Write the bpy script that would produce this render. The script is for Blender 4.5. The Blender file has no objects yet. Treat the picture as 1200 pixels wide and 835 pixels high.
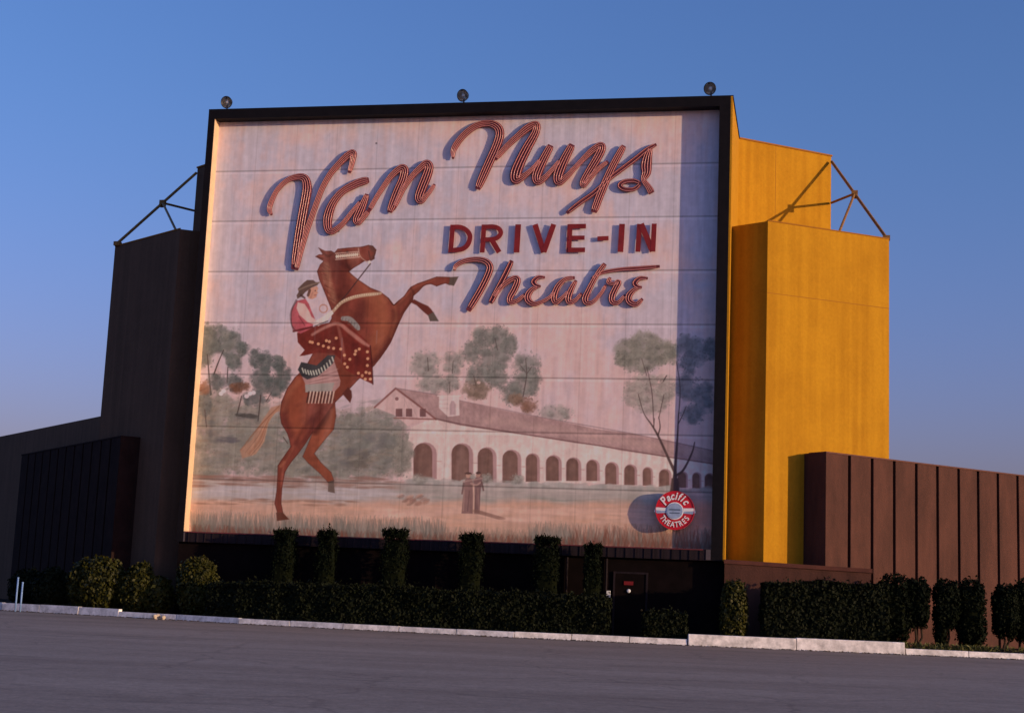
import bpy, bmesh, math, random
import numpy as np
from mathutils import Matrix, Vector
rng = np.random.default_rng(7)
random.seed(7)
R = math.radians
scene = bpy.context.scene
col = scene.collection

# ------------------------------------------------------------------ frame of the building
ANG = R(-11.7)
O = Vector((-2.487, 57.515, 0.0))
RZ = Matrix.Rotation(ANG, 4, 'Z')
def W(u, w, z=0.0):
    return O + (RZ @ Vector((u, w, 0))) + Vector((0, 0, z))

# ------------------------------------------------------------------ materials
def mat(name, base, rough=0.8, metal=0.0, spec=0.3, noise=0.0, nscale=2.0, dark=None, bump=0.0, bscale=30.0,
        streak=None, trans=0.0):
    m = bpy.data.materials.new(name); m.use_nodes = True
    nt = m.node_tree; N = nt.nodes; L = nt.links
    b = N['Principled BSDF']
    b.inputs['Base Color'].default_value = (*base, 1)
    b.inputs['Roughness'].default_value = rough
    b.inputs['Metallic'].default_value = metal
    b.inputs['Specular IOR Level'].default_value = spec
    tc = N.new('ShaderNodeTexCoord')
    if noise > 0:
        no = N.new('ShaderNodeTexNoise'); no.inputs['Scale'].default_value = nscale
        no.inputs['Detail'].default_value = 8; no.inputs['Roughness'].default_value = 0.65
        src = tc.outputs['Object']
        if streak:
            mp = N.new('ShaderNodeMapping'); mp.inputs['Scale'].default_value = streak
            L.new(src, mp.inputs['Vector']); src = mp.outputs['Vector']
        L.new(src, no.inputs['Vector'])
        cr = N.new('ShaderNodeValToRGB')
        d = dark if dark else tuple(c * (1 - noise) for c in base)
        cr.color_ramp.elements[0].position = 0.3; cr.color_ramp.elements[0].color = (*d, 1)
        cr.color_ramp.elements[1].position = 0.65
        cr.color_ramp.elements[1].color = (*[min(1, c * (1 + noise * 0.35)) for c in base], 1)
        L.new(no.outputs['Fac'], cr.inputs['Fac'])
        L.new(cr.outputs['Color'], b.inputs['Base Color'])
    if bump > 0:
        nb = N.new('ShaderNodeTexNoise'); nb.inputs['Scale'].default_value = bscale
        nb.inputs['Detail'].default_value = 5
        L.new(tc.outputs['Object'], nb.inputs['Vector'])
        bp = N.new('ShaderNodeBump'); bp.inputs['Strength'].default_value = bump
        bp.inputs['Distance'].default_value = 0.02
        L.new(nb.outputs['Fac'], bp.inputs['Height']); L.new(bp.outputs['Normal'], b.inputs['Normal'])
    return m

def stucco_mat(name, base, stain):
    """painted stucco: fine grain, broad blotches, faint vertical run marks and pour joints"""
    m = bpy.data.materials.new(name); m.use_nodes = True
    nt = m.node_tree; N = nt.nodes; L = nt.links; b = N['Principled BSDF']
    b.inputs['Roughness'].default_value = 0.9; b.inputs['Specular IOR Level'].default_value = 0.1
    tc = N.new('ShaderNodeTexCoord')
    n1 = N.new('ShaderNodeTexNoise'); n1.inputs['Scale'].default_value = 0.55; n1.inputs['Detail'].default_value = 9
    n1.inputs['Roughness'].default_value = 0.7
    L.new(tc.outputs['Object'], n1.inputs['Vector'])
    mp = N.new('ShaderNodeMapping'); mp.inputs['Scale'].default_value = (3.4, 3.4, 0.11)
    L.new(tc.outputs['Object'], mp.inputs['Vector'])
    n2 = N.new('ShaderNodeTexNoise'); n2.inputs['Scale'].default_value = 1.0; n2.inputs['Detail'].default_value = 7
    L.new(mp.outputs['Vector'], n2.inputs['Vector'])
    ad = N.new('ShaderNodeMath'); ad.operation = 'ADD'
    L.new(n1.outputs['Fac'], ad.inputs[0]); L.new(n2.outputs['Fac'], ad.inputs[1])
    cr = N.new('ShaderNodeValToRGB')
    cr.color_ramp.elements[0].position = 0.40; cr.color_ramp.elements[0].color = (*stain, 1)
    cr.color_ramp.elements[1].position = 0.58; cr.color_ramp.elements[1].color = (*base, 1)
    hv = N.new('ShaderNodeMath'); hv.operation = 'MULTIPLY'; hv.inputs[1].default_value = 0.5
    L.new(ad.outputs[0], hv.inputs[0]); L.new(hv.outputs[0], cr.inputs['Fac'])
    n3 = N.new('ShaderNodeTexNoise'); n3.inputs['Scale'].default_value = 9; n3.inputs['Detail'].default_value = 6
    L.new(tc.outputs['Object'], n3.inputs['Vector'])
    mr = N.new('ShaderNodeMapRange'); mr.inputs['From Min'].default_value = 0.3; mr.inputs['From Max'].default_value = 0.7
    mr.inputs['To Min'].default_value = 0.93; mr.inputs['To Max'].default_value = 1.04
    L.new(n3.outputs['Fac'], mr.inputs['Value'])
    mx = N.new('ShaderNodeMix'); mx.data_type = 'RGBA'; mx.blend_type = 'MULTIPLY'; mx.inputs['Factor'].default_value = 1
    L.new(cr.outputs['Color'], mx.inputs['A']); L.new(mr.outputs['Result'], mx.inputs['B'])
    L.new(mx.outputs['Result'], b.inputs['Base Color'])
    bp = N.new('ShaderNodeBump'); bp.inputs['Strength'].default_value = 0.35; bp.inputs['Distance'].default_value = 0.01
    n4 = N.new('ShaderNodeTexNoise'); n4.inputs['Scale'].default_value = 22; n4.inputs['Detail'].default_value = 4
    L.new(tc.outputs['Object'], n4.inputs['Vector'])
    L.new(n4.outputs['Fac'], bp.inputs['Height']); L.new(bp.outputs['Normal'], b.inputs['Normal'])
    return m

M = {}
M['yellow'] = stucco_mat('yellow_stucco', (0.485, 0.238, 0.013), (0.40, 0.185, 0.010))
M['yellow_shaded'] = stucco_mat('shaded_yellow_stucco', (0.135, 0.078, 0.050), (0.105, 0.062, 0.040))  # yellow stucco of the left side, its shade put into the colour
M['joint'] = mat('joint_sealant', (0.30, 0.12, 0.01), 0.9)
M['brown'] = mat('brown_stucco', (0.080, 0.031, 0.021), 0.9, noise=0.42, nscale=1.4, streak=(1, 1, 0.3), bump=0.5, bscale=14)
M['brown_shaded'] = mat('shaded_brown_stucco', (0.026, 0.014, 0.012), 0.9, noise=0.3, nscale=1.4, bump=0.5, bscale=14, spec=.05)  # brown stucco of the left ribbed wall, darkened in colour for its shade
M['brown_cap'] = mat('brown_cap', (0.10, 0.03, 0.018), 0.7, noise=0.3, nscale=3)
M['groove'] = mat('groove_backing', (0.006, 0.004, 0.004), 0.95)  # near black, the shade of the recesses put into the backing colour
M['black'] = mat('black_frame_paint', (0.0075, 0.0055, 0.006), 0.6, noise=0.4, nscale=3, spec=0.15)
M['base_wall'] = mat('base_wall_paint', (0.0075, 0.0042, 0.0042), 0.9, noise=0.5, nscale=2, spec=0.08)
M['flashing'] = mat('bottom_flashing', (0.022, 0.014, 0.017), 0.7, noise=0.6, nscale=1.3, streak=(5, 1, 0.3), spec=0.15)
M['cream'] = mat('cream_reveal', (0.70, 0.50, 0.31), 0.7, noise=0.15, nscale=2)
M['steel'] = mat('painted_steel', (0.26, 0.13, 0.03), 0.6, noise=0.4, nscale=6)
M['lamp_black'] = mat('lamp_housing', (0.012, 0.013, 0.018), 0.35, metal=0.3, spec=0.5)
M['lamp_glass'] = mat('lamp_reflector', (0.75, 0.72, 0.66), 0.22, metal=1.0)
M['bulb'] = mat('lamp_bulb', (0.8, 0.75, 0.68), 0.25, spec=0.6)
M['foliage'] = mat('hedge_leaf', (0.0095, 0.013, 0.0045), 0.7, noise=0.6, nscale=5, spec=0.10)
M['foliage_sunlit'] = mat('sunlit_shrub_leaf', (0.042, 0.042, 0.006), 0.55, noise=0.6, nscale=6, spec=0.18)  # yellower leaf colour with the golden sunlight put in
M['foliage_dark'] = mat('cypress_leaf', (0.0045, 0.008, 0.0028), 0.75, noise=0.6, nscale=6, spec=0.08)
M['core'] = mat('added_light_block_core', (0.006, 0.008, 0.003), 0.95, spec=0.05)  # dark inner solid added to block light through the leaves
M['bark'] = mat('bark', (0.04, 0.025, 0.015), 0.9, noise=0.5, nscale=12, bump=0.6)
M['grass'] = mat('weed_blades', (0.10, 0.10, 0.022), 0.6, noise=0.5, nscale=4)
M['soil'] = mat('bed_soil', (0.020, 0.014, 0.010), 0.95, noise=0.5, nscale=5, bump=0.8, bscale=12, spec=0.05)
M['kerb'] = mat('white_painted_kerb', (0.80, 0.76, 0.74), 0.75, noise=0.5, nscale=3, bump=0.4, bscale=18)
M['white'] = mat('white_paint', (0.75, 0.75, 0.75), 0.5)
M['post_shaded'] = mat('shaded_white_paint', (0.20, 0.34, 0.62), 0.5, noise=.3, nscale=8)  # white posts, the blue of their shade put into the colour
M['red_plate'] = mat('red_plate', (0.20, 0.012, 0.012), 0.5)
M['letter'] = mat('letter_red', (0.20, 0.040, 0.046), 0.5, noise=0.35, nscale=2.5, spec=0.3)
M['block'] = mat('block_letter_red', (0.26, 0.022, 0.022), 0.5, noise=0.3, nscale=2.5, spec=0.3)
M['tube'] = mat('neon_tube_glass', (0.78, 0.32, 0.29), 0.22, spec=0.6)
M['sign_red'] = mat('sign_red', (0.62, 0.015, 0.030), 0.35, noise=0.2, nscale=3, spec=0.4)
M['sign_white'] = mat('sign_white', (0.85, 0.83, 0.83), 0.4)
M['sign_blue'] = mat('sign_blue', (0.34, 0.44, 0.62), 0.4, noise=0.25, nscale=6)
M['sign_grey'] = mat('sign_grey_blue', (0.10, 0.14, 0.22), 0.4)
M['roof'] = mat('roof_felt', (0.06, 0.05, 0.045), 0.9, noise=0.3)
M['rock'] = mat('painted_rock', (0.6, 0.5, 0.38), 0.8, noise=0.3, nscale=10)

def asphalt():
    m = bpy.data.materials.new('asphalt'); m.use_nodes = True
    nt = m.node_tree; N = nt.nodes; L = nt.links; b = N['Principled BSDF']
    b.inputs['Roughness'].default_value = 0.85; b.inputs['Specular IOR Level'].default_value = 0.2
    tc = N.new('ShaderNodeTexCoord')
    big = N.new('ShaderNodeTexNoise'); big.inputs['Scale'].default_value = 0.22; big.inputs['Detail'].default_value = 8
    big.inputs['Roughness'].default_value = 0.65
    mp = N.new('ShaderNodeMapping'); mp.inputs['Scale'].default_value = (0.35, 1.4, 1); mp.inputs['Rotation'].default_value = (0, 0, R(12))
    L.new(tc.outputs['Object'], mp.inputs['Vector']); L.new(mp.outputs['Vector'], big.inputs['Vector'])
    cr = N.new('ShaderNodeValToRGB')
    cr.color_ramp.elements[0].position = 0.3; cr.color_ramp.elements[0].color = (0.24, 0.187, 0.145, 1)
    cr.color_ramp.elements[1].position = 0.7; cr.color_ramp.elements[1].color = (0.37, 0.298, 0.235, 1)
    L.new(big.outputs['Fac'], cr.inputs['Fac'])
    sm = N.new('ShaderNodeTexNoise'); sm.inputs['Scale'].default_value = 14; sm.inputs['Detail'].default_value = 6
    sm.inputs['Roughness'].default_value = 0.75
    L.new(tc.outputs['Object'], sm.inputs['Vector'])
    mr = N.new('ShaderNodeMapRange'); mr.inputs['From Min'].default_value = 0.3; mr.inputs['From Max'].default_value = 0.7
    mr.inputs['To Min'].default_value = 0.7; mr.inputs['To Max'].default_value = 1.25
    L.new(sm.outputs['Fac'], mr.inputs['Value'])
    mx = N.new('ShaderNodeMix'); mx.data_type = 'RGBA'; mx.blend_type = 'MULTIPLY'; mx.inputs['Factor'].default_value = 1
    L.new(cr.outputs['Color'], mx.inputs['A']); L.new(mr.outputs['Result'], mx.inputs['B'])
    # oil patches
    oi = N.new('ShaderNodeTexNoise'); oi.inputs['Scale'].default_value = 0.5; oi.inputs['Detail'].default_value = 3
    L.new(mp.outputs['Vector'], oi.inputs['Vector'])
    om = N.new('ShaderNodeMapRange'); om.inputs['From Min'].default_value = 0.62; om.inputs['From Max'].default_value = 0.74
    om.inputs['To Min'].default_value = 1.0; om.inputs['To Max'].default_value = 0.7
    L.new(oi.outputs['Fac'], om.inputs['Value'])
    m2 = N.new('ShaderNodeMix'); m2.data_type = 'RGBA'; m2.blend_type = 'MULTIPLY'; m2.inputs['Factor'].default_value = 1
    L.new(mx.outputs['Result'], m2.inputs['A']); L.new(om.outputs['Result'], m2.inputs['B'])
    L.new(m2.outputs['Result'], b.inputs['Base Color'])
    wn_ = N.new('ShaderNodeTexNoise'); wn_.inputs['Scale'].default_value = 0.9; wn_.inputs['Detail'].default_value = 5
    L.new(tc.outputs['Object'], wn_.inputs['Vector'])
    va = N.new('ShaderNodeMix'); va.data_type = 'RGBA'; va.blend_type = 'ADD'; va.inputs['Factor'].default_value = 1.6
    L.new(tc.outputs['Object'], va.inputs['A']); L.new(wn_.outputs['Color'], va.inputs['B'])
    vo = N.new('ShaderNodeTexVoronoi'); vo.feature = 'DISTANCE_TO_EDGE'; vo.inputs['Scale'].default_value = 0.17
    L.new(va.outputs['Result'], vo.inputs['Vector'])
    vm = N.new('ShaderNodeMapRange'); vm.inputs['From Min'].default_value = 0.003; vm.inputs['From Max'].default_value = 0.011
    vm.inputs['To Min'].default_value = 0.80; vm.inputs['To Max'].default_value = 1.0
    L.new(vo.outputs['Distance'], vm.inputs['Value'])
    gr = N.new('ShaderNodeTexNoise'); gr.inputs['Scale'].default_value = 3.2; gr.inputs['Detail'].default_value = 10; gr.inputs['Roughness'].default_value = 0.8
    L.new(tc.outputs['Object'], gr.inputs['Vector'])
    gm_ = N.new('ShaderNodeMapRange'); gm_.inputs['From Min'].default_value = 0.35; gm_.inputs['From Max'].default_value = 0.65
    gm_.inputs['To Min'].default_value = 0.78; gm_.inputs['To Max'].default_value = 1.18
    L.new(gr.outputs['Fac'], gm_.inputs['Value'])
    mm = N.new('ShaderNodeMath'); mm.operation = 'MULTIPLY'; L.new(vm.outputs['Result'], mm.inputs[0]); L.new(gm_.outputs['Result'], mm.inputs[1])
    m3 = N.new('ShaderNodeMix'); m3.data_type = 'RGBA'; m3.blend_type = 'MULTIPLY'; m3.inputs['Factor'].default_value = 1
    L.new(m2.outputs['Result'], m3.inputs['A']); L.new(mm.outputs[0], m3.inputs['B']); L.new(m3.outputs['Result'], b.inputs['Base Color'])
    bp = N.new('ShaderNodeBump'); bp.inputs['Strength'].default_value = 0.5; bp.inputs['Distance'].default_value = 0.006
    L.new(sm.outputs['Fac'], bp.inputs['Height']); L.new(bp.outputs['Normal'], b.inputs['Normal'])
    return m
M['asphalt'] = asphalt()
M['dirt'] = mat('dry_dirt', (0.11, 0.08, 0.055), 0.95, noise=0.4, nscale=0.4, bump=0.5, bscale=3)

# ------------------------------------------------------------------ object helpers
def tag(o, label=None, cat=None, group=None, kind=None):
    if label: o['label'] = label
    if cat: o['category'] = cat
    if group: o['group'] = group
    if kind: o['kind'] = kind
    return o

def thing(name, label, cat, base, group=None):
    """Empty at the thing's base, axes along the building front"""
    o = bpy.data.objects.new(name, None); col.objects.link(o)
    o.empty_display_size = 0.5
    o.location = W(*base); o.rotation_euler = (0, 0, ANG)
    o['_b'] = list(map(float, base))
    return tag(o, label, cat, group)

def org(o):
    return np.array(list(o['_b'])) if o is not None and '_b' in o.keys() else np.zeros(3)

class MB:
    """collects shapes given in building coordinates (u right, w back, z up)"""
    def __init__(s): s.v = []; s.f = []; s.m = []
    def add(s, vs, fs, mi=0):
        k = len(s.v); s.v += [tuple(map(float, p)) for p in vs]
        s.f += [tuple(i + k for i in f) for f in fs]; s.m += [mi] * len(fs)
    def box(s, u0, u1, w0, w1, z0, z1, mi=0):
        s.add([(u0,w0,z0),(u1,w0,z0),(u1,w1,z0),(u0,w1,z0),(u0,w0,z1),(u1,w0,z1),(u1,w1,z1),(u0,w1,z1)],
              [(0,3,2,1),(4,5,6,7),(0,1,5,4),(1,2,6,5),(2,3,7,6),(3,0,4,7)], mi)
    def prism(s, pts, z0, z1, mi=0):
        """pts counter-clockwise seen from above; z1 may be a list"""
        n = len(pts); zz = z1 if isinstance(z1, (list, tuple)) else [z1] * n
        vs = [(p[0], p[1], z0) for p in pts] + [(p[0], p[1], h) for p, h in zip(pts, zz)]
        fs = [tuple(range(n - 1, -1, -1)), tuple(range(n, 2 * n))]
        fs += [(i, (i + 1) % n, n + (i + 1) % n, n + i) for i in range(n)]
        s.add(vs, fs, mi)
    def tube(s, a, b, r0, r1=None, n=8, mi=0, cap=True):
        r1 = r0 if r1 is None else r1
        a = Vector(a); b = Vector(b); d = (b - a).normalized()
        x = d.orthogonal().normalized(); y = d.cross(x)
        vs = [a + (x * math.cos(t) + y * math.sin(t)) * r0 for t in [2 * math.pi * i / n for i in range(n)]]
        vs += [b + (x * math.cos(t) + y * math.sin(t)) * r1 for t in [2 * math.pi * i / n for i in range(n)]]
        fs = [(i, (i + 1) % n, n + (i + 1) % n, n + i) for i in range(n)]
        if cap: fs += [tuple(range(n - 1, -1, -1)), tuple(range(n, 2 * n))]
        s.add(vs, fs, mi)
    def lathe(s, c, axis, prof, n=20, mi=0):
        c = Vector(c); d = Vector(axis).normalized(); x = d.orthogonal().normalized(); y = d.cross(x)
        vs = []; fs = []
        for (h, r) in prof:
            for i in range(n):
                t = 2 * math.pi * i / n
                vs.append(c + d * h + (x * math.cos(t) + y * math.sin(t)) * r)
        for k in range(len(prof) - 1):
            for i in range(n):
                j = (i + 1) % n
                fs.append((k * n + i, k * n + j, (k + 1) * n + j, (k + 1) * n + i))
        s.add(vs, fs, mi)
    def build(s, name, mats, parent=None, smooth=False, bevel=0.0, fix=True):
        me = bpy.data.meshes.new(name)
        b = org(parent)
        if parent is None:
            vs = [tuple(W(*p)) for p in s.v]
        else:
            vs = [tuple(np.array(p) - b) for p in s.v]
        me.from_pydata(vs, [], s.f)
        mats = mats if isinstance(mats, (list, tuple)) else [mats]
        for m_ in mats: me.materials.append(m_)
        me.polygons.foreach_set('material_index', s.m)
        if fix:
            bm = bmesh.new(); bm.from_mesh(me); bmesh.ops.recalc_face_normals(bm, faces=bm.faces)
            if bevel > 0:
                es = [e for e in bm.edges if len(e.link_faces) == 2 and e.calc_face_angle(0) > 0.5]
                bmesh.ops.bevel(bm, geom=es, offset=bevel, segments=2, profile=0.6, affect='EDGES')
            bm.to_mesh(me); bm.free()
        if smooth:
            me.polygons.foreach_set('use_smooth', [True] * len(me.polygons))
        me.update()
        o = bpy.data.objects.new(name, me); col.objects.link(o)
        if parent is not None:
            o.parent = parent; o['_b'] = list(map(float, b))
        return o

def origin_to(o, base):
    """give a parentless mesh an origin at its base"""
    p = W(*base); T = Matrix.Translation(p) @ RZ
    o.data.transform(T.inverted()); o.matrix_world = T
    return o

# ------------------------------------------------------------------ ground, road, bed, kerbs
mb = MB()
g = bpy.data.meshes.new('ground'); S = 1500
g.from_pydata([(-S, -S, -0.02), (S, -S, -0.02), (S, S, -0.02), (-S, S, -0.02)], [], [(0, 1, 2, 3)])
g.materials.append(M['dirt']); o = bpy.data.objects.new('ground', g); col.objects.link(o); tag(o, kind='structure')

FRONT = [(-60, 14.5), (-24, 2.2), (-18.5, 0.15), (-12.6, -1.3), (-9.9, -1.9), (-7, -2.75), (-2.7, -3.35), (3.8, -3.65), (9.9, -3.1),
         (17.4, -1.85), (26, -0.3), (60, 7.0)]
def front_w(u):
    for a, b in zip(FRONT, FRONT[1:]):
        if a[0] <= u <= b[0]: return a[1] + (b[1] - a[1]) * (u - a[0]) / (b[0] - a[0])
    return 0
# road sheet: from well behind the camera up to the kerb line
pts = [(-60, -90), (60, -90)] + [(u, w + 0.1) for u, w in reversed(FRONT)]
mb = MB(); mb.add([(u, w, 0) for u, w in pts], [tuple(range(len(pts)))])
tag(mb.build('road', M['asphalt'], fix=False), kind='structure')
pts = [(u, w + 0.12) for u, w in FRONT] + [(60, 45), (-60, 45)]
mb = MB(); mb.add([(u, w, 0.17) for u, w in pts], [tuple(range(len(pts)))])
bed = mb.build('planting_bed', M['soil'], fix=False); tag(bed, kind='structure')
for p in (bed.data.polygons,): pass

def kerb_run(p0, p1, h, wd, step=2.4, back=0.0):
    """cast kerb stones with thin open joints"""
    m = MB(); L_ = math.dist(p0, p1); n = max(1, round(L_ / step)); d = ((p1[0] - p0[0]) / L_, (p1[1] - p0[1]) / L_); nn = (-d[1], d[0])
    for i in range(n):
        a = i * L_ / n + 0.012; b = (i + 1) * L_ / n - 0.012
        jz = rng.uniform(-0.012, 0.012); jw = rng.uniform(-0.012, 0.012) + back
        A = (p0[0] + d[0] * a + nn[0] * jw, p0[1] + d[1] * a + nn[1] * jw); B = (p0[0] + d[0] * b + nn[0] * jw, p0[1] + d[1] * b + nn[1] * jw)
        t = 0.035
        m.add([(A[0], A[1], -0.03), (B[0], B[1], -0.03), (B[0] + nn[0] * wd, B[1] + nn[1] * wd, -0.03), (A[0] + nn[0] * wd, A[1] + nn[1] * wd, -0.03),
               (A[0] + nn[0] * t, A[1] + nn[1] * t, h + jz), (B[0] + nn[0] * t, B[1] + nn[1] * t, h + jz),
               (B[0] + nn[0] * wd, B[1] + nn[1] * wd, h + jz), (A[0] + nn[0] * wd, A[1] + nn[1] * wd, h + jz)],
              [(0, 3, 2, 1), (4, 5, 6, 7), (0, 1, 5, 4), (1, 2, 6, 5), (2, 3, 7, 6), (3, 0, 4, 7)])
    return m
m = MB()
def merge(a, b): a.add(b.v, b.f)
for a, b in zip(FRONT, FRONT[1:]):
    if a[0] == 9.9: continue
    merge(m, kerb_run(a, b, 0.31 if b[0] <= -12 else 0.21, 0.24))
k = m.build('kerb', M['kerb'], bevel=0.012); tag(k, kind='structure')
m = MB(); p0, p1 = (9.92, -3.12), (17.38, -1.9)
merge(m, kerb_run(p0, p1, 0.41, 0.34, step=3.8))
k = m.build('raised_kerb', M['kerb'], bevel=0.015); tag(k, kind='structure')

# ------------------------------------------------------------------ the screen tower
TOP = 21.15; FB = 3.06
tower = thing('screen_tower', 'yellow stucco drive-in screen tower with angled side wings behind the painted billboard', 'tower', (0, 3.0, 0))
m = MB(); m.box(-10.955, 10.955, 0.50, 5.6, FB, TOP - 0.01)
m.box(10.90, 10.955, 0.0, 0.50, FB, TOP - 0.01); m.box(-10.955, -10.90, 0.0, 0.50, FB, TOP - 0.01)
m.build('tower_wall', M['yellow'], tower)
m = MB(); m.box(-10.99, 10.99, 0.02, 5.65, TOP - 0.01 + 0.003, TOP + 0.06)
m.build('roof_cap', M['black'], tower)
def rear(sg, ue, we):
    P = [(9.5 * sg, 5.0), (10.9 * sg, 5.33), (ue * sg, we), ((ue - 0.75) * sg, we + 1.0), (9.0 * sg, 6.8)]
    if sg < 0: P = P[::-1]
    m = MB(); m.prism(P, 0.0, TOP - 0.02); return m
for sg, ue, we in ((1, 14.86, 8.2), (-1, 15.02, 8.2)):
    rear(sg, ue, we).build('rear_wall', M['yellow'] if sg > 0 else M['yellow_shaded'], tower)
    a = np.array([10.9 * sg, 5.33]); b = np.array([ue * sg, we]); d = (b - a) / np.linalg.norm(b - a); nn = np.array([d[1], -d[0]]) * sg
    m = MB(); q0 = a + nn * 0.04; q1 = b + nn * 0.04 + d * 0.04; q2 = b - nn * 0.25 + d * 0.04; q3 = a - nn * 0.25
    P = [tuple(q) for q in (q0, q1, q2, q3)]
    if sg < 0: P = P[::-1]
    m.prism(P, TOP - 0.017, TOP + 0.05); m.build('parapet_cap', M['joint'], tower)
WH = 16.2
def wing(sg, ui, uo, wo, wi=0.40):
    P = [(10.6 * sg, wi + 0.98), (ui * sg, wi), (uo * sg, wo), (14.55 * sg, 8.05), (10.6 * sg, 5.2)]
    m = MB(); m.prism(P if sg > 0 else P[::-1], 0.0, WH); return m
wing(1, 12.38, 17.1, 3.5).build('side_wing', M['yellow'], tower)
wing(-1, 12.2, 16.7, 3.8, 0.75).build('side_wing', M['yellow_shaded'], tower)
# recessed pour joint lines on the lit wing and rear wall, and thin metal copings
def on_line(p, q, t, off):
    p = np.array(p); q = np.array(q); d = (q - p); L_ = np.linalg.norm(d); d /= L_; nn = np.array([d[1], -d[0]]); return p + d * t * L_ + nn * off
def strip(p, q, t0, t1, z0, z1, off=0.006):
    m = MB(); A = on_line(p, q, t0, -0.02); B = on_line(p, q, t1, -0.02); C = on_line(p, q, t1, off); D = on_line(p, q, t0, off)
    m.prism([tuple(D), tuple(C), tuple(B), tuple(A)], z0, z1); return m
wp, wq = (12.38, 0.40), (17.1, 3.5); rp, rq = (10.9, 5.33), (14.86, 8.2)
m = strip(wp, wq, 0.0, 1.0, 13.36, 13.385, 0.004)
m.build('wall_joint', M['joint'], tower)
m = strip(rp, rq, 0.40, 0.404, 10, TOP - 0.03, 0.004); m.build('wall_joint', M['joint'], tower)
for (p, q) in (((12.38, 0.40), (17.1, 3.5)), ((-16.7, 3.8), (-12.2, 0.75))):
    m = strip(p, q, 0.0, 1.0, WH + 0.003, WH + 0.05, 0.02); m.build('wing_coping', M['joint'], tower)
# base of the tower below the billboard, dark paint
m = MB(); m.box(-10.93, 10.93, 0.18, 5.5, 0.0, FB - 0.004)
m.build('base_wall', M['base_wall'], tower)
# door in the base wall
m = MB(); m.box(6.87, 8.02, 0.145, 0.185, 0.17, 2.45); door = m.build('door', M['base_wall'], tower)
for a_ in ((6.79, 6.86, 0.12, 0.19, 0.17, 2.53), (8.03, 8.10, 0.12, 0.19, 0.17, 2.53), (6.865, 8.025, 0.12, 0.19, 2.46, 2.53)):
    m = MB(); m.box(*a_); m.build('door_frame', M['flashing'], door)
m = MB(); m.tube((7.90, 0.145, 1.12), (7.90, 0.08, 1.12), 0.03); m.lathe((7.90, 0.08, 1.12), (0, -1, 0), [(0, 0.03), (0.02, 0.045), (0.05, 0.03), (0.055, 0.0)], 12)
m.build('door_knob', M['steel'], door)
m = MB(); m.box(7.20, 7.55, 0.118, 0.142, 2.04, 2.18); m.build('red_sign_plate', M['red_plate'], door)
m = MB(); m.lathe((7.385, 0.143, 1.82), (0, -1, 0), [(0, 0.075), (0.03, 0.07), (0.05, 0.045), (0.055, 0.0)], 14); m.build('white_notice', M['white'], door)  # small white notice on the door, built as a round boss
# downpipes on the base wall
for u in (6.52, 5.0):
    m = MB(); m.tube((u, 0.10, 0.2), (u, 0.10, 3.0), 0.045); m.build('downpipe', M['flashing'], tower)
m = MB(); m.box(6.56, 6.70, 0.02, 0.1, 1.55, 1.80); m.build('meter_box', M['white'], tower)
# steel struts
def strut(sg, ue, uo, bu, bw):
    E1 = Vector((ue * sg, 8.05, 20.85)); E2 = Vector((uo * sg, 3.56, WH + 0.08)); mid = E1.lerp(E2, 0.44)
    m = MB(); m.tube(E1, E2, 0.065, n=8); m.build('steel_strut', M['steel'], tower)
    rr = Vector((ue * sg, 8.1, 19.0))
    tp = Vector((bu * sg, bw, WH))
    m = MB(); m.tube(mid, rr, 0.055); m.build('steel_brace', M['steel'], tower)
    m = MB(); m.tube(mid, tp, 0.055); m.build('steel_brace', M['steel'], tower)
    m = MB(); m.box(mid.x - .13, mid.x + .13, mid.y - .1, mid.y + .1, mid.z - .2, mid.z + .12); m.build('gusset_plate', M['steel'], tower)
    m = MB(); m.box(E2.x - .14, E2.x + .14, E2.y - .06, E2.y + .2, WH, WH + .18); m.build('base_plate', M['steel'], tower)
strut(1, 14.88, 17.0, 15.1, 2.4); strut(-1, 15.0, 16.5, 12.6, 1.3)

# ------------------------------------------------------------------ the painted billboard
board = thing('painted_billboard', 'huge painted theatre billboard in a black frame, rearing horse and rider before an arcaded building', 'billboard', (0, 0, FB))
U0, U1, Z0, Z1 = -10.66, 10.46, 3.48, 20.76   # opening
MW = 0.45                                     # depth of the mural behind the frame front
def fr(*a): 
    m = MB(); m.box(*a); return m.build('frame_rail', M['black'], board)
fr(-10.955, 10.895, -0.05, 0.46, Z1, TOP)                       # top
fr(-10.955, U0 - 0.012, -0.05, 0.46, FB, Z1 - 0.002)                    # left
fr(U1, 10.895, -0.05, 0.46, FB, Z1 - 0.002)                     # right
m = MB(); m.box(10.897, 10.97, -0.052, 0.02, FB, TOP - 0.002); m.build('frame_trim', M['yellow'], board)
m = MB(); m.box(U0 - 0.012, U0, -0.03, 0.449, Z0 + 0.002, Z1 - 0.002); m.build('frame_reveal', M['cream'], board)
m = MB(); m.box(U0 - 0.01, U1 - 0.002, -0.02, 0.46, FB, Z0)
m.build('frame_sill', M['flashing'], board)
m = MB()
for i in range(60):
    u = U0 + 0.2 + i * (U1 - U0 - 0.3) / 60 + rng.uniform(-.03, .03)
    m.box(u, u + rng.uniform(0.02, 0.05), -0.045, -0.021, FB + 0.01, Z0 - 0.05); m.build('sill_rib', M['flashing'], board); m = MB()

m = MB(); m.box(U0, U1 - 0.3, -0.035, -0.0205, Z0 - 0.04, Z0 - 0.01); m.build('sill_edge', M['letter'], board)
m = MB(); m.box(U1 - 0.19, U1 - 0.01, -0.045, -0.021, FB + 0.02, Z0 - 0.01)
M['worn'] = mat('worn_metal', (0.09, 0.07, 0.075), 0.7); m.build('sill_patch', M['worn'], board)
m = MB(); m.box(U0 + 0.0, U0 + 0.05, -0.045, -0.021, FB + 0.01, Z0 - 0.01); m.build('sill_patch', M['worn'], board)

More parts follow.
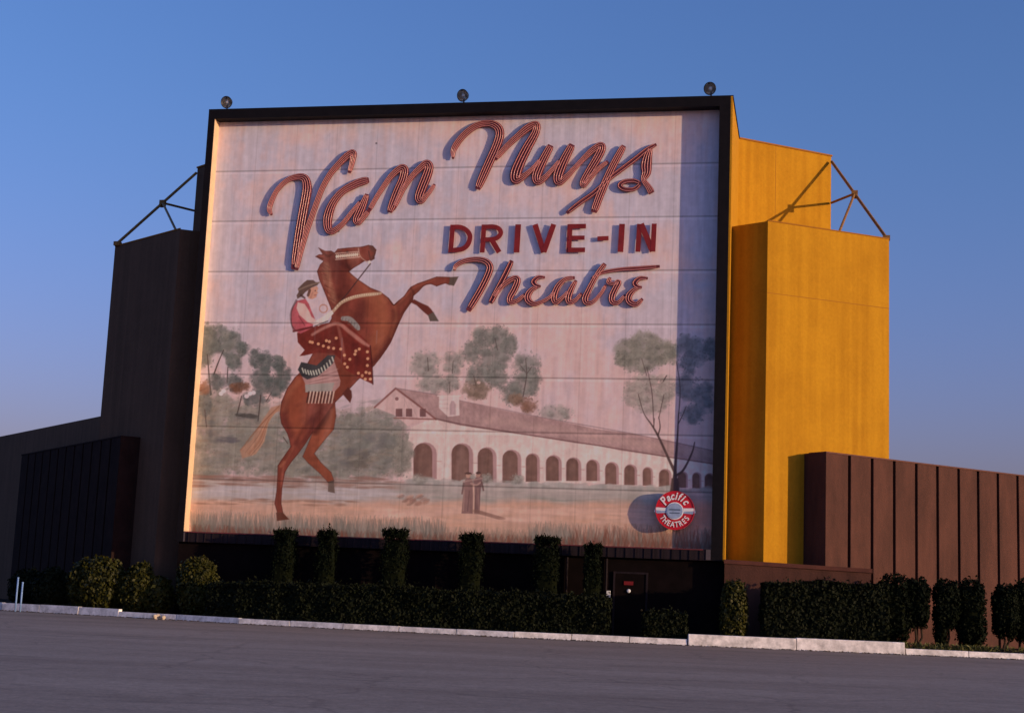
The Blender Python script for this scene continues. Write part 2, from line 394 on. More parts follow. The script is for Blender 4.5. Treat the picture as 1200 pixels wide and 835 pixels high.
# homography from the sketch grid (1200 x 835 drawing units) to metres on the panel
HM = np.array([[0.0391884256534507, 0.001878668110868933, -21.542790450208575],
               [0.0017677483041589307, -0.037400300598212165, 26.716548088150954],
               [0.00013282218882562256, 0.00011042613803160289, 1.0]])
HI = np.linalg.inv(HM)
def S2P(x, y):
    v = HM @ np.array([x, y, 1.0]); return v[0] / v[2], v[1] / v[2]

NU, NZ = 960, 790
us = np.linspace(U0 - 0.02, U1 + 0.02, NU); zs = np.linspace(Z1 + 0.02, Z0 - 0.02, NZ)
UU, ZZ = np.meshgrid(us, zs)
den = HI[2, 0] * UU + HI[2, 1] * ZZ + HI[2, 2]
X = (HI[0, 0] * UU + HI[0, 1] * ZZ + HI[0, 2]) / den
Y = (HI[1, 0] * UU + HI[1, 1] * ZZ + HI[1, 2]) / den

def vnoise(nx, ny, seed, shape=(NZ, NU)):
    r = np.random.default_rng(seed); a = r.random((ny + 2, nx + 2))
    yi = np.linspace(0, ny, shape[0]); xi = np.linspace(0, nx, shape[1])
    y0 = yi.astype(int).clip(0, ny); x0 = xi.astype(int).clip(0, nx)
    fy = yi - y0; fx = xi - x0; fy = fy * fy * (3 - 2 * fy); fx = fx * fx * (3 - 2 * fx)
    A = a[y0][:, x0]; B = a[y0][:, x0 + 1]; C_ = a[y0 + 1][:, x0]; D = a[y0 + 1][:, x0 + 1]
    return (A * (1 - fx) + B * fx) * (1 - fy)[:, None] + (C_ * (1 - fx) + D * fx) * fy[:, None]
def fbm(nx, ny, seed, oct=4):
    t = 0; amp = 1; s = 0
    for i in range(oct):
        t = t + amp * vnoise(nx * 2 ** i, ny * 2 ** i, seed + i); s += amp; amp *= 0.55
    return t / s
IMG = np.zeros((NZ, NU, 3))
def C(r, g_, b): return np.array([r, g_, b], float)
nbig = fbm(7, 6, 11); nmid = fbm(26, 22, 31); nfine = fbm(120, 100, 51, 3)
streak = fbm(170, 10, 71, 3); streak2 = fbm(60, 3, 91, 3)
PINK = C(194, 156, 158); BLUE = C(168, 156, 172); ROSE = C(188, 146, 148)
t = ((nbig * 0.75 + nmid * 0.4 + streak2 * 0.3 - 0.62) * 3.0 + .42).clip(0, 1)[..., None]
IMG[:] = PINK * (1 - t) + BLUE * t
t = ((Y - 330) / 160).clip(0, 1)[..., None] * 0.55
IMG[:] = IMG * (1 - t) + (C(190, 156, 160) * (1 - t) + ROSE * t) * t

def win(x0, y0, x1, y1, pad=3):
    c = [S2P(x, y) for x in (x0 - pad, x1 + pad) for y in (y0 - pad, y1 + pad)]
    ua = min(p[0] for p in c); ub = max(p[0] for p in c); za = min(p[1] for p in c); zb = max(p[1] for p in c)
    i0 = int((ua - us[0]) / (us[1] - us[0])); i1 = int((ub - us[0]) / (us[1] - us[0])) + 2
    j0 = int((zb - zs[0]) / (zs[1] - zs[0])); j1 = int((za - zs[0]) / (zs[1] - zs[0])) + 2
    return slice(max(0, j0), max(0, min(NZ, j1))), slice(max(0, i0), max(0, min(NU, i1)))
CLIP = None
def put(sl, a, color):
    if a.size == 0: return
    if CLIP is not None: a = a * CLIP[sl]
    a = a[..., None]; IMG[sl] = IMG[sl] * (1 - a) + color * a
def pmask(pts, soft=1.0):
    P = np.array(pts, float); sl = win(P[:, 0].min(), P[:, 1].min(), P[:, 0].max(), P[:, 1].max(), soft + 2)
    x = X[sl]; y = Y[sl]; ins = np.zeros(x.shape, bool); d = np.full(x.shape, 1e9)
    for (ax, ay), (bx, by) in zip(P, np.roll(P, -1, 0)):
        dx, dy = bx - ax, by - ay; L2 = dx * dx + dy * dy + 1e-9
        tt = (((x - ax) * dx + (y - ay) * dy) / L2).clip(0, 1)
        d = np.minimum(d, (x - ax - tt * dx) ** 2 + (y - ay - tt * dy) ** 2)
        if ay != by:
            c = ((ay > y) != (by > y)) & (x < (bx - ax) * (y - ay) / (by - ay) + ax); ins ^= c
    d = np.sqrt(d); sd = np.where(ins, d, -d)
    return sl, (0.5 + sd / soft).clip(0, 1)
def poly(pts, color, alpha=1.0, soft=1.3, tex=0.0):
    sl, a = pmask(pts, soft)
    if tex:
        color = color * (1 + tex * (nmid[sl] - 0.5)[..., None] * 2 + tex * 0.6 * (nfine[sl] - 0.5)[..., None] * 2)
    put(sl, a * alpha, color); return sl, a
def cr_spline(P, n=10):
    P = [np.array(p, float) for p in P]; Q = [2 * P[0] - P[1]] + P + [2 * P[-1] - P[-2]]; out = []
    for i in range(1, len(Q) - 2):
        for k_ in range(n):
            s = k_ / n; a, b, c, d = Q[i - 1:i + 3]
            out.append(0.5 * ((2 * b) + (-a + c) * s + (2 * a - 5 * b + 4 * c - d) * s * s + (-a + 3 * b - 3 * c + d) * s ** 3))
    out.append(P[-1]); return out
def stroke(pts, color, alpha=1.0, soft=0.9, smooth=True):
    """pts (x, y, width)"""
    P = cr_spline(pts, 5) if smooth and len(pts) > 2 else [np.array(p, float) for p in pts]
    A = np.array(P); wm = A[:, 2].max(); sl = win(A[:, 0].min(), A[:, 1].min(), A[:, 0].max(), A[:, 1].max(), wm + soft + 1)
    x = X[sl]; y = Y[sl]; sd = np.full(x.shape, -1e9)
    for a, b in zip(P, P[1:]):
        dx, dy = b[0] - a[0], b[1] - a[1]; L2 = dx * dx + dy * dy + 1e-9
        tt = (((x - a[0]) * dx + (y - a[1]) * dy) / L2).clip(0, 1)
        d = np.hypot(x - a[0] - tt * dx, y - a[1] - tt * dy); sd = np.maximum(sd, (a[2] + (b[2] - a[2]) * tt) / 2 - d)
    put(sl, (0.5 + sd / soft).clip(0, 1) * alpha, color)
def dab(x, y, rx, ry, color, alpha=0.7, ang=0.0, hard=2.2):
    sl = win(x - max(rx, ry), y - max(rx, ry), x + max(rx, ry), y + max(rx, ry), 1)
    dx = X[sl] - x; dy = Y[sl] - y; c, s = math.cos(ang), math.sin(ang)
    r = ((dx * c + dy * s) / rx) ** 2 + ((-dx * s + dy * c) / ry) ** 2
    put(sl, ((1 - r) * hard).clip(0, 1) * alpha, color)
pr = np.random.default_rng(5)
FD = np.array([.95, .94, .91])
def clump(cx, cy, rx, ry, cols, n=40, size=4.5, alpha=0.55, base=0.75):
    """painted foliage: soft broken body and many brush dabs"""
    sl = win(cx - rx, cy - ry, cx + rx, cy + ry, 6)
    r = np.sqrt(((X[sl] - cx) / rx) ** 2 + ((Y[sl] - cy) / ry) ** 2)
    a = ((1.0 - r + (nmid[sl] - 0.5) * 0.7 + (nfine[sl] - 0.5) * 0.75) * 2.4).clip(0, 1) * (0.72 + 0.5 * nfine[sl]).clip(0, 1)
    cols = [c_ * FD for c_ in cols]; c0 = np.array(cols).mean(0); put(sl, a * base, c0)
    for _ in range(int(3 + rx * ry / 45)):            # rounded leaf masses: dark foot, lighter crown
        th = pr.uniform(0, 6.283); q = math.sqrt(pr.uniform(0, 1)) * 0.78
        x = cx + math.cos(th) * q * rx; y = cy + math.sin(th) * q * ry; lr = pr.uniform(3.0, 5.6)
        dab(x + .6, y + lr * .45, lr * 1.15, lr * .8, c0 * .74, .34, 0, 1.2); dab(x - .5, y - lr * .2, lr, lr * .8, (c0 * 1.13).clip(0, 205), .42, 0, 1.5)
    for _ in range(n):
        th = pr.uniform(0, 6.283); q = math.sqrt(pr.uniform(0, 1)) * 0.93
        x = cx + math.cos(th) * q * rx; y = cy + math.sin(th) * q * ry
        c_ = cols[pr.integers(len(cols))] * pr.uniform(0.84, 1.12)
        s = size * pr.uniform(0.4, 1.25)
        dab(x, y, s * pr.uniform(0.7, 1.3), s * pr.uniform(0.5, 1.0), c_, alpha * .55, pr.uniform(-1, 1), 1.6)
    for _ in range(int(n * 1.6)):                    # small leaf touches, crisp and ragged, some over the edge
        th = pr.uniform(0, 6.283); q = math.sqrt(pr.uniform(0, 1)) * 1.08
        x = cx + math.cos(th) * q * rx; y = cy + math.sin(th) * q * ry
        k_ = 0.80 if pr.random() < 0.5 else 1.16
        dab(x, y, pr.uniform(.8, 2.0), pr.uniform(.6, 1.3), (c0 * k_).clip(0, 200), .42, pr.uniform(-1.5, 1.5), 1.4)
def rows(y_at, h, color, alpha, tex=0.5):
    """horizontal band; y_at(x) gives its middle"""
    d = np.abs(Y - y_at(X) + (nmid - 0.5) * 6) / h
    a = ((1 - d) * 2).clip(0, 1) * alpha * (1 - tex + tex * 2 * nmid).clip(0, 1); put((slice(None), slice(None)), a, color)

# --- ground of the picture
def band(y0l, y0r, color, alpha=1.0, soft=6, n=8):
    edge = y0l + (y0r - y0l) * (X - 225) / 610
    a = ((Y - edge + (nmid - 0.5) * n) / soft).clip(0, 1) * alpha
    put((slice(None), slice(None)), a, color)
G1, G2, G3, G4 = C(120, 114, 112), C(98, 96, 94), C(142, 130, 128), C(128, 110, 104)
sl = win(222, 455, 500, 575)
for cx, cy, rx, ry in [(250, 480, 34, 30), (300, 492, 40, 26), (270, 520, 60, 24), (240, 545, 30, 20), (310, 535, 60, 26), (360, 540, 50, 26)]:
    clump(cx, cy, rx, ry, [G1, G3, C(130, 125, 122), C(112, 112, 114)], 60, 8, 0.4, 0.85)
for cx, cy, rx, ry in [(355, 500, 30, 34), (405, 512, 34, 30), (430, 500, 34, 25), (450, 510, 32, 30), (455, 535, 30, 26), (420, 540, 40, 26), (385, 545, 40, 20)]:
    clump(cx, cy, rx, ry, [G1, C(126, 120, 120), C(106, 110, 112), C(134, 126, 126)], 60, 7, 0.4, 0.85)
clump(421, 538, 18, 13, [C(98, 88, 82), C(104, 96, 94)], 20, 6, 0.35, 0.5)
for _ in range(420):
    x = pr.uniform(226, 476); y = pr.uniform(468, 560)
    dab(x, y, pr.uniform(4, 13), pr.uniform(1.2, 3.6), [C(98, 96, 96), C(150, 138, 138), C(126, 104, 96), C(112, 110, 112), C(140, 124, 116)][pr.integers(5)], .26, pr.uniform(-.5, .3), 1.4)
for x, y, rx, ry in ((262, 513, 14, 5), (289, 487, 13, 4), (240, 500, 9, 12), (420, 536, 18, 12), (352, 520, 12, 14), (440, 516, 14, 8)):
    for _ in range(16): dab(x + pr.uniform(-rx, rx), y + pr.uniform(-ry, ry), rx * .4, ry * .5, C(88, 86, 90), .22, 0, 1.4)
band(557, 566, C(152, 138, 138), 0.96)
rows(lambda x: 562 + (x - 225) * 0.012, 9, C(124, 88, 82), 0.0)
def hstrip(x0, x1, y0, y1, color, n, al=0.35, ln=22, th=2.0):
    for _ in range(n):
        x = pr.uniform(x0, x1); y = pr.uniform(y0, y1) + (x - 225) * 0.012
        dab(x, y, ln * pr.uniform(.4, 1.2), th * pr.uniform(.5, 1.3), color * pr.uniform(.93, 1.06), al, pr.uniform(-.04, .08), 1.4)
hstrip(228, 470, 556, 570, C(126, 90, 84), 90, 0.4)
hstrip(228, 460, 569, 583, C(160, 150, 158), 90, 0.4)
hstrip(475, 835, 560, 584, C(140, 131, 130), 150, 0.35, 20, 3)
hstrip(475, 835, 578, 586, C(120, 120, 116), 60, 0.25, 20, 1.5)
band(583, 584, C(180, 130, 118), 0.85, 8, 10)
hstrip(228, 835, 585, 612, C(186, 134, 120), 150, 0.35, 26, 3)
hstrip(228, 420, 583, 590, C(132, 94, 84), 30, 0.4, 16, 1.6)
hstrip(440, 760, 590, 606, C(196, 148, 140), 90, 0.35, 26, 3)
# grass strokes along the bottom
for _ in range(3000):
    x = pr.uniform(225, 838); yb = 621 + (x - 225) * 0.033 + pr.uniform(-3, 3)
    left = x < 520
    hgt = pr.uniform(10, 24) * (1.0 if left else (0.55 if x < 620 else 0.95))
    c_ = [C(122, 116, 112), C(138, 124, 118), C(104, 96, 92), C(150, 138, 134)][pr.integers(4)] if (left or x > 620) else [C(176, 132, 120), C(140, 120, 112)][pr.integers(2)]
    if x > 670 and pr.random() < 0.45: c_ = C(124, 66, 56)
    stroke([(x, yb, 1.8), (x + pr.uniform(-5, 5), yb - hgt, 0.5)], c_ * .86, 0.36, 1.3, False)
for _ in range(1100):
    x = pr.uniform(225, 838); yb = 622 + (x - 225) * 0.033
    stroke([(x, yb, 2.2), (x + pr.uniform(-3, 3), yb - pr.uniform(4, 9), 0.7)], C(112, 60, 52) if pr.random() < .6 else C(84, 74, 70), 0.3, 1.2, False)
# --- left trees
DK = [C(86, 92, 96), C(108, 110, 112), C(72, 80, 84), C(122, 120, 120)]
for cx, cy, rx, ry in [(243, 400, 14, 20), (258, 396, 20, 18), (272, 402, 15, 20), (275, 424, 10, 12), (240, 418, 12, 14), (284, 408, 6, 8)]:
    clump(cx, cy, rx, ry, DK, 26, 4.5, 0.5)
for p in ([(247, 462, 1.8), (245, 440, 1.5), (243, 415, 1)], [(250, 440, 1.8), (256, 424, 1.3), (262, 410, 1)], [(266, 448, 1.2), (267, 430, 1)]): stroke(p, C(58, 48, 48), 0.9, 0.8)
for cx, cy, rx, ry in [(300, 420, 9, 12), (312, 424, 9, 14), (308, 446, 14, 20), (326, 426, 9, 10), (332, 442, 9, 18), (322, 452, 14, 14)]:
    clump(cx, cy, rx, ry, [C(84, 88, 92), C(100, 104, 106), C(72, 76, 80)], 24, 4.2, 0.5)
for cx, cy, rx, ry in [(255, 446, 12, 10), (240, 470, 8, 20), (275, 448, 12, 10), (300, 466, 16, 10)]:
    clump(cx, cy, rx, ry, [C(82, 86, 92), C(102, 102, 106)], 22, 4, 0.5)
clump(281, 453, 13, 6, [C(118, 76, 64), C(104, 70, 62)], 18, 3, 0.5); clump(240, 454, 7, 9, [C(124, 84, 74)], 10, 3, 0.5)
for x, y in ((293, 461), (289, 464), (297, 460), (259, 461), (262, 458)): dab(x, y, 3.2, 2.8, C(206, 178, 186), 0.9)
for p in ([(305.5, 463, 1.6), (304, 478, 1.4), (302.4, 493, 1.2)], [(283, 464, 1.3), (280, 477, 1.3), (277, 487, 1)], [(312, 470, 1), (318, 460, .8)], [(240, 480, 1.2), (242, 500, .9)]): stroke(p, C(66, 54, 54), 0.85, 0.8)
hstrip(276, 302, 484, 488, C(70, 66, 66), 26, 0.5, 6, 1.5); hstrip(256, 278, 512, 517, C(88, 84, 90), 16, 0.5, 7, 2)
stroke([(332, 512, 1), (337, 519, .8)], C(60, 44, 40), 0.9)
# --- trees behind the building
PL = [C(134, 130, 134), C(122, 120, 122), C(146, 136, 138)]; MD = [C(112, 112, 114), C(126, 122, 124), C(100, 100, 102)]
for cx, cy, rx, ry in [(499, 427, 20, 19), (531, 425, 13, 14), (527, 449, 12, 11), (505, 448, 18, 14)]: clump(cx, cy, rx, ry, PL, 32, 4, 0.45, 0.7)
for cx, cy, rx, ry in [(552, 412, 13, 14), (566, 396, 14, 14), (583, 396, 16, 16), (597, 404, 10, 14), (578, 420, 22, 18), (617, 428, 17, 17), (582, 440, 15, 16), (560, 440, 16, 14), (612, 452, 18, 17), (625, 446, 9, 18), (600, 462, 14, 14)]:
    clump(cx, cy, rx, ry, MD, 34, 4, 0.48, 0.78)
clump(558, 457, 17, 13, [C(112, 92, 86), C(122, 102, 96)], 24, 4, .5); clump(619, 474, 12, 9, [C(116, 78, 70), C(126, 90, 82)], 18, 3.4, .55); clump(604, 468, 10, 8, [C(120, 92, 84)], 12, 3, .5)
clump(652, 484, 22, 10, PL, 26, 4, .35, .5)
for p in ([(501, 419, .9), (502, 434, 1)], [(531, 423, .8), (530, 437, 1)], [(616, 420, .9), (617, 440, 1.2), (613, 464, 1.3)], [(610, 428, .7), (616, 436, .9)], [(623, 430, .7), (617, 438, .9)], [(527, 447, .8), (527, 460, 1)], [(555, 440, .7), (558, 452, .9)], [(580, 396, .8), (583, 410, 1)]): stroke(p, C(74, 60, 60), 0.8, 0.8)
dab(561, 448, 2.5, 2, C(196, 160, 158), .8)
# --- the arcaded building
poly([(474, 530), (479, 512), (482, 500), (509, 489), (559, 499.4), (614, 507.5), (700, 520.5), (740, 528), (789, 535), (836, 542), (836, 575), (793, 572), (700, 566), (640, 566), (545, 564), (472, 562)], C(195, 166, 166), 1, 1.2, .05)
poly([(439.4, 477), (463.7, 455), (511, 490), (478, 499), (470, 492), (462, 486)], C(184, 148, 150), 1, 1, .06)
poly([(463.7, 454.5), (510.6, 462), (543, 470), (595, 481.6), (640, 489.8), (700, 502.7), (737, 507), (792.8, 517.6), (838, 528), (838, 543.5), (789, 536), (726.8, 527.5), (700, 521.5), (674.7, 519), (640, 512.8), (614, 508.5), (559, 500.5), (540, 497), (523.6, 494), (509, 490), (488, 474)], C(152, 118, 120), 1, 1, .1)
CLIP = None
for i in range(60):                                             # roof tile courses
    t_ = i / 60; xa = 470 + 366 * t_; ya = 457 + 70 * t_ ; stroke([(xa, ya + 1, .8), (xa + 14 + 10 * t_, ya + 34 - 18 * t_, .8)], C(132, 98, 102), 0.22, 1)
poly([(560, 494), (640, 505), (740, 522), (836, 537), (836, 531), (740, 514), (640, 497), (575, 487)], C(172, 136, 134), .35, 4)
stroke([(439, 477, 2.2), (463.7, 454.8, 2.2), (488, 473, 2.2), (511, 491, 2.0)], C(118, 72, 72), .9, .9, False)
stroke([(511, 490.5, 1.8), (540, 497, 2.2), (559, 500, 2.2), (614, 508.5, 1.6), (700, 521.5, 1.4), (789, 536, 1.4), (838, 543.5, 1.4)], C(104, 72, 74), .85, .9, False)
stroke([(463.7, 454.5, 1), (510.6, 462, 1), (543, 470, 1), (640, 489.8, 1), (737, 507, 1), (838, 528, 1)], C(120, 94, 100), .7, .9, False)
for x0, x1 in ((463.7, 471.5), (475.7, 483), (492, 499)): poly([(x0, 478.6), (x1, 478.6), (x1, 488), (x0, 488)], C(100, 66, 68), .9, .8)
dab(465, 467, 2.4, 2.4, C(110, 74, 76), .9); stroke([(462, 489.5, 1.6), (510, 491, 1.6)], C(120, 72, 70), .8)
poly([(514.5, 464), (538, 464), (538.5, 486.5), (525, 488), (514.5, 478)], C(200, 170, 172), 1, .9); stroke([(513, 463.6, 1.4), (539.5, 463.6, 1.4)], C(206, 178, 178), .9)
poly([(527, 486), (527, 474), (529, 469.5), (532, 469.5), (534, 474), (534, 486)], C(160, 130, 136), .9)
for y in (468, 473, 478): stroke([(515, y, .7), (525, y, .7)], C(160, 128, 130), .5)
ARCH = [(484.7, 507, 519, 561), (529.4, 550, 520, 564), (560, 578, 524.7, 565), (589, 607, 527.6, 565), (616.4, 629.7, 531.8, 564), (640, 655, 534, 563), (663.7, 678, 536.6, 563),
        (687.3, 700, 539, 563), (709.4, 722.4, 542, 567), (731.7, 744, 544.7, 568), (753.5, 763, 547.8, 568.5), (772.5, 784.5, 550, 570), (794.5, 804, 553, 571), (811.5, 820, 554, 572), (826, 836, 555, 573)]
for x0, x1, yt, yb in ARCH:
    w_ = x1 - x0; xm = (x0 + x1) / 2
    def ar(a, b, top):
        c_ = (a + b) / 2; r_ = (b - a) / 2; P = [(a, yb)] + [(c_ - r_ * math.cos(k_ * math.pi / 8), top + r_ - r_ * math.sin(k_ * math.pi / 8)) for k_ in range(9)] + [(b, yb)]; return P
    poly(ar(x0 - .6, x1 + w_ * .22, yt - 1.2), C(150, 110, 114), .9, 1)
    poly(ar(x0, x1 - w_ * .02, yt), C(100, 70, 66), .95, .9, .15)
    poly(ar(x0 + w_ * .25, x1 - w_ * .1, yt + 6), C(124, 92, 86), .35, 3)
    stroke([(x1 + 2, (yt + yb) / 2, 1), (x1 + w_ * .45, (yt + yb) / 2 + .3, 1)], C(150, 112, 112), .6)
for _ in range(150):
    x = pr.uniform(478, 836); y = 562 + (x - 478) * .031 + pr.uniform(-1.5, 3)
    dab(x, y, pr.uniform(3, 8), pr.uniform(2, 4.2), [C(146, 140, 140), C(132, 128, 128), C(158, 148, 150)][pr.integers(3)], .5, 0, 1.6)
for cx in (491, 552, 571, 607): clump(cx, 561, 9, 6, [C(144, 138, 140), C(132, 128, 130)], 10, 3, .4, .6)
# shrub over the left end of the building
clump(472, 535, 13, 26, [G1, C(126, 120, 120), C(134, 126, 126)], 40, 5, .45, .85)
# pair of figures and mound
poly([(541, 601), (542.5, 582), (544.5, 566), (549, 560), (554, 563), (555.5, 572), (556, 582), (563, 602)], C(128, 94, 92), .9, 1.4)
poly([(545, 562), (549, 558), (553, 561), (554, 601), (541, 601), (543, 580)], C(118, 86, 86), .95, 1)
poly([(555, 562), (560, 557), (565, 561), (563, 578), (562, 600), (556, 600), (554, 580)], C(108, 78, 80), .95, 1)
dab(548.5, 557.5, 2.6, 2.6, C(150, 112, 106), .9); dab(560, 557, 2.4, 2.6, C(140, 100, 98), .9); stroke([(543, 564, 2), (565, 560, 2)], C(150, 116, 114), .7); stroke([(550, 575, 1.2), (548, 598, 1.4)], C(84, 58, 60), .6)
stroke([(545, 554.5, 1.6), (552.5, 554.8, 1.6)], C(92, 64, 62), .9); stroke([(552, 566, 2.2), (558, 568, 2.2), (563, 565, 1.8)], C(160, 122, 118), .8)
stroke([(556.5, 580, 1), (556, 600, 1)], C(66, 44, 46), .7); stroke([(544, 574, 1.2), (543, 598, 1.2)], C(160, 122, 116), .5); stroke([(560, 572, 1.2), (561, 598, 1.4)], C(148, 110, 106), .5)
stroke([(555, 569, 1.8), (555.4, 584, 1.6), (555, 600, 2.0)], C(188, 146, 136), .85)
dab(548.8, 556.6, 3.2, 3.4, C(168, 122, 112), .95); dab(560.4, 556.2, 3.0, 3.4, C(150, 108, 102), .95); dab(548.6, 554.2, 4.2, 1.5, C(70, 48, 48), .9); dab(560.6, 553.8, 3.4, 1.8, C(66, 46, 46), .9)
stroke([(543.5, 566, 2.4), (541.5, 578, 2)], C(92, 64, 64), .8); stroke([(564.5, 565, 2.4), (566.5, 574, 2)], C(92, 64, 64), .8)

for k_ in range(14): dab(556 + k_ * 2.4, 598 + k_ * .7, 6, 2.2, C(118, 84, 78), .35)
for k_ in range(26): dab(pr.uniform(468, 500), pr.uniform(580, 591), 5, 2, [C(150, 104, 96), C(120, 84, 78), C(172, 126, 116)][pr.integers(3)], .45, -.35)
# --- right trees
RT = [C(116, 114, 114), C(132, 126, 124), C(98, 98, 96), C(140, 130, 128)]
for cx, cy, rx, ry in [(738, 412, 18, 16), (757, 402, 20, 15), (773, 412, 20, 16), (748, 424, 26, 14), (786, 414, 10, 14), (728, 420, 9, 9)]: clump(cx, cy, rx, ry, RT, 34, 4.2, .5, .75)
for cx, cy, rx, ry in [(745, 460, 18, 16), (765, 468, 22, 18), (780, 455, 14, 18), (755, 448, 22, 10)]: clump(cx, cy, rx, ry, [C(146, 136, 138), C(134, 126, 128), C(156, 142, 144)], 34, 4.2, .4, .6)
DS = [C(128, 128, 140), C(112, 112, 122), C(100, 100, 110)]
for cx, cy, rx, ry in [(803, 405, 12, 14), (816, 412, 14, 18), (833, 408, 8, 14), (806, 452, 14, 18), (824, 465, 14, 22), (812, 485, 14, 12), (805, 428, 10, 10)]: clump(cx, cy, rx, ry, DS, 30, 4.2, .45, .75)
TR = C(74, 56, 58)
for p in ([(790.5, 579, 9), (791, 566, 7.5), (791, 552, 4), (793.4, 520, 2.4), (794.5, 500, 1.8), (795, 484, 1)], [(791, 553, 4), (783, 536, 3), (772, 512, 2.6), (764, 498, 1.8), (754.6, 484, 1), (748, 462, .8)], [(795, 490, 1.2), (797, 455, 1), (793, 425, .8)], [(766, 495, 1), (764, 460, .9), (758, 430, .7)], [(772, 490, .8), (778, 462, .7)], [(758, 440, .8), (752, 420, .6)], [(771, 510, 1.8), (773.5, 500, 1.4), (772, 488, .8)],
          [(766, 500, 1.3), (767, 490, .8)], [(792, 557, 3), (801, 550, 2.6), (811, 530, 2), (814, 518, 1.2)], [(795, 496, 1.2), (800, 486, .9), (804, 476, .6)], [(781, 440, 1.2), (777, 447, 1)]): stroke(p, TR, .95, .9)
poly([(787, 560), (784, 584), (797, 584), (795, 560)], TR, .9, 1.2)

# --- the horse
HB = C(114, 52, 45); HD = C(66, 28, 28); HL = C(154, 86, 70); HR = C(94, 42, 38)
tail = [(331, 473), (318, 477), (307.5, 492), (295, 514), (281, 527), (284, 537), (300, 532), (310, 517), (314, 496), (322, 483), (331, 481)]
poly(tail, C(160, 108, 92), .8, 1.6)
for k_ in range(16): 
    o_ = pr.uniform(-6, 6); stroke([(327, 477 + o_ * .3, 1), (313 + o_ * .5, 492, 1.2), (302 + o_, 512 + o_, 1.2), (288 + o_ * 1.3, 530 + o_ * .6, .6)], [C(140, 84, 64), C(184, 134, 116), C(120, 70, 56)][pr.integers(3)], .4, 1)
far_leg = [(485.3, 350.6), (493, 354.6), (501.8, 358.5), (505, 361.8), (508, 366), (502, 370), (496, 365), (488, 357.5), (481, 354)]
hoof2 = [(508, 365.5), (514.3, 376.3), (503.8, 376.3), (501.5, 369)]
far_hind = [(384, 474), (392, 467), (393.8, 487), (391, 502.8), (378.5, 517.5), (368.3, 531), (376, 541.5), (388, 553), (391.4, 563), (384.7, 565), (375, 554.5), (361.4, 542.5), (354.6, 534.7), (360.5, 521), (366, 507.4), (368, 490)]
poly(far_leg, HR, 1, .9); poly(hoof2, C(84, 70, 66), 1, .9); poly(far_hind, C(126, 62, 48), 1, .9, .1)
sl_, a_ = pmask(far_hind, .9); CLIP = np.zeros((NZ, NU)); CLIP[sl_] = a_
stroke([(388, 470, 10), (376, 490, 14), (369, 505, 8)], C(66, 30, 28), .75, 5); stroke([(389, 480, 3), (387, 500, 4), (374, 520, 3)], HL, .35, 3)
CLIP = None
poly([(391, 562), (392.5, 577.5), (384.2, 575.7), (384.7, 564)], C(96, 78, 74), 1, .9)
body = [(373, 290), (381, 294), (388, 293.8), (392, 296), (395.7, 291.5), (405, 290.5), (415, 289.6), (424, 289), (431.6, 287), (437, 288), (441, 292.7), (440, 297), (438.8, 300.5), (439, 303), (435, 305.5), (427, 306), (421, 310), (415, 313.5), (409, 318),
        (413, 322), (419.7, 327.4), (434, 337), (446, 341.8), (455.6, 349), (461.6, 357), (467, 352), (473.5, 346.7), (478, 340), (481.4, 336), (489.3, 332), (501, 328), (511.7, 324), (527.5, 324.5), (527, 334), (522, 332), (517, 333.5), (511.7, 335.5), (505, 332.8),
        (500, 333.5), (496, 335.5), (490.6, 341.4), (484.5, 346.7), (484, 352), (480.7, 356), (473.5, 366.4), (467, 380), (461.6, 392.8), (458, 401), (453, 409), (446, 419), (438.8, 428), (428, 438), (419.7, 444.7), (411, 454), (402.4, 462), (394, 470), (388, 478), (378, 492), (366, 507),
        (357, 521), (349, 532), (343, 539), (338, 546), (334, 553), (330.7, 571), (329.6, 589), (331.9, 600.7), (337.6, 607.5), (326, 609), (325, 600.7), (321.6, 589.3), (324, 575), (324.6, 566.5), (325.5, 545), (330, 538), (334, 532.4), (340.5, 523), (339, 515), (336.4, 507.4), (329.6, 496), (327.8, 484.6),
        (329.6, 471), (336.4, 455), (345.5, 442), (355, 432.8), (360, 426), (372, 404), (388.6, 373), (388, 362), (383.8, 351.4), (379, 339.4), (374, 327.4), (371.5, 318), (375, 310), (379, 306), (374.5, 303.5), (369.4, 300.5), (374, 298), (378, 298)]
sl_, a_ = poly(body, HB, 1, .9, .10); CLIP = np.zeros((NZ, NU)); CLIP[sl_] = a_
stroke([(392, 300, 14), (398, 322, 12), (402, 345, 12), (400, 362, 10)], HD, .42, 8)          # neck under the mane
stroke([(383, 310, 5), (386, 330, 6), (392, 352, 6)], C(150, 96, 78), .6, 4)                    # mane
stroke([(412, 302, 8), (424, 300, 6)], HL, .35, 5); stroke([(400, 308, 6), (412, 316, 5)], HD, .6, 4)
stroke([(410, 322, 4), (432, 340, 6), (450, 352, 6)], C(148, 78, 58), .5, 5)
stroke([(440, 360, 26), (448, 385, 22), (438, 412, 18)], C(140, 72, 52), .55, 12)
stroke([(463, 366, 6), (462, 388, 7), (448, 412, 7), (430, 434, 6)], HD, .6, 6)
stroke([(466, 360, 4), (480, 346, 4), (492, 337, 3)], C(100, 50, 40), .5, 4); stroke([(468, 354, 3), (484, 338, 3), (508, 327, 2)], HL, .35, 3)
stroke([(402, 440, 26), (398, 456, 20)], C(104, 46, 34), .6, 10)
stroke([(352, 452, 20), (345, 480, 22), (350, 505, 14)], C(146, 72, 50), .55, 12); stroke([(357, 470, 8), (358, 495, 8)], HL, .35, 8)
stroke([(334, 470, 7), (334, 490, 8), (340, 510, 6)], HD, .45, 6); stroke([(375, 478, 10), (368, 496, 9), (358, 515, 6)], HD, .5, 7)
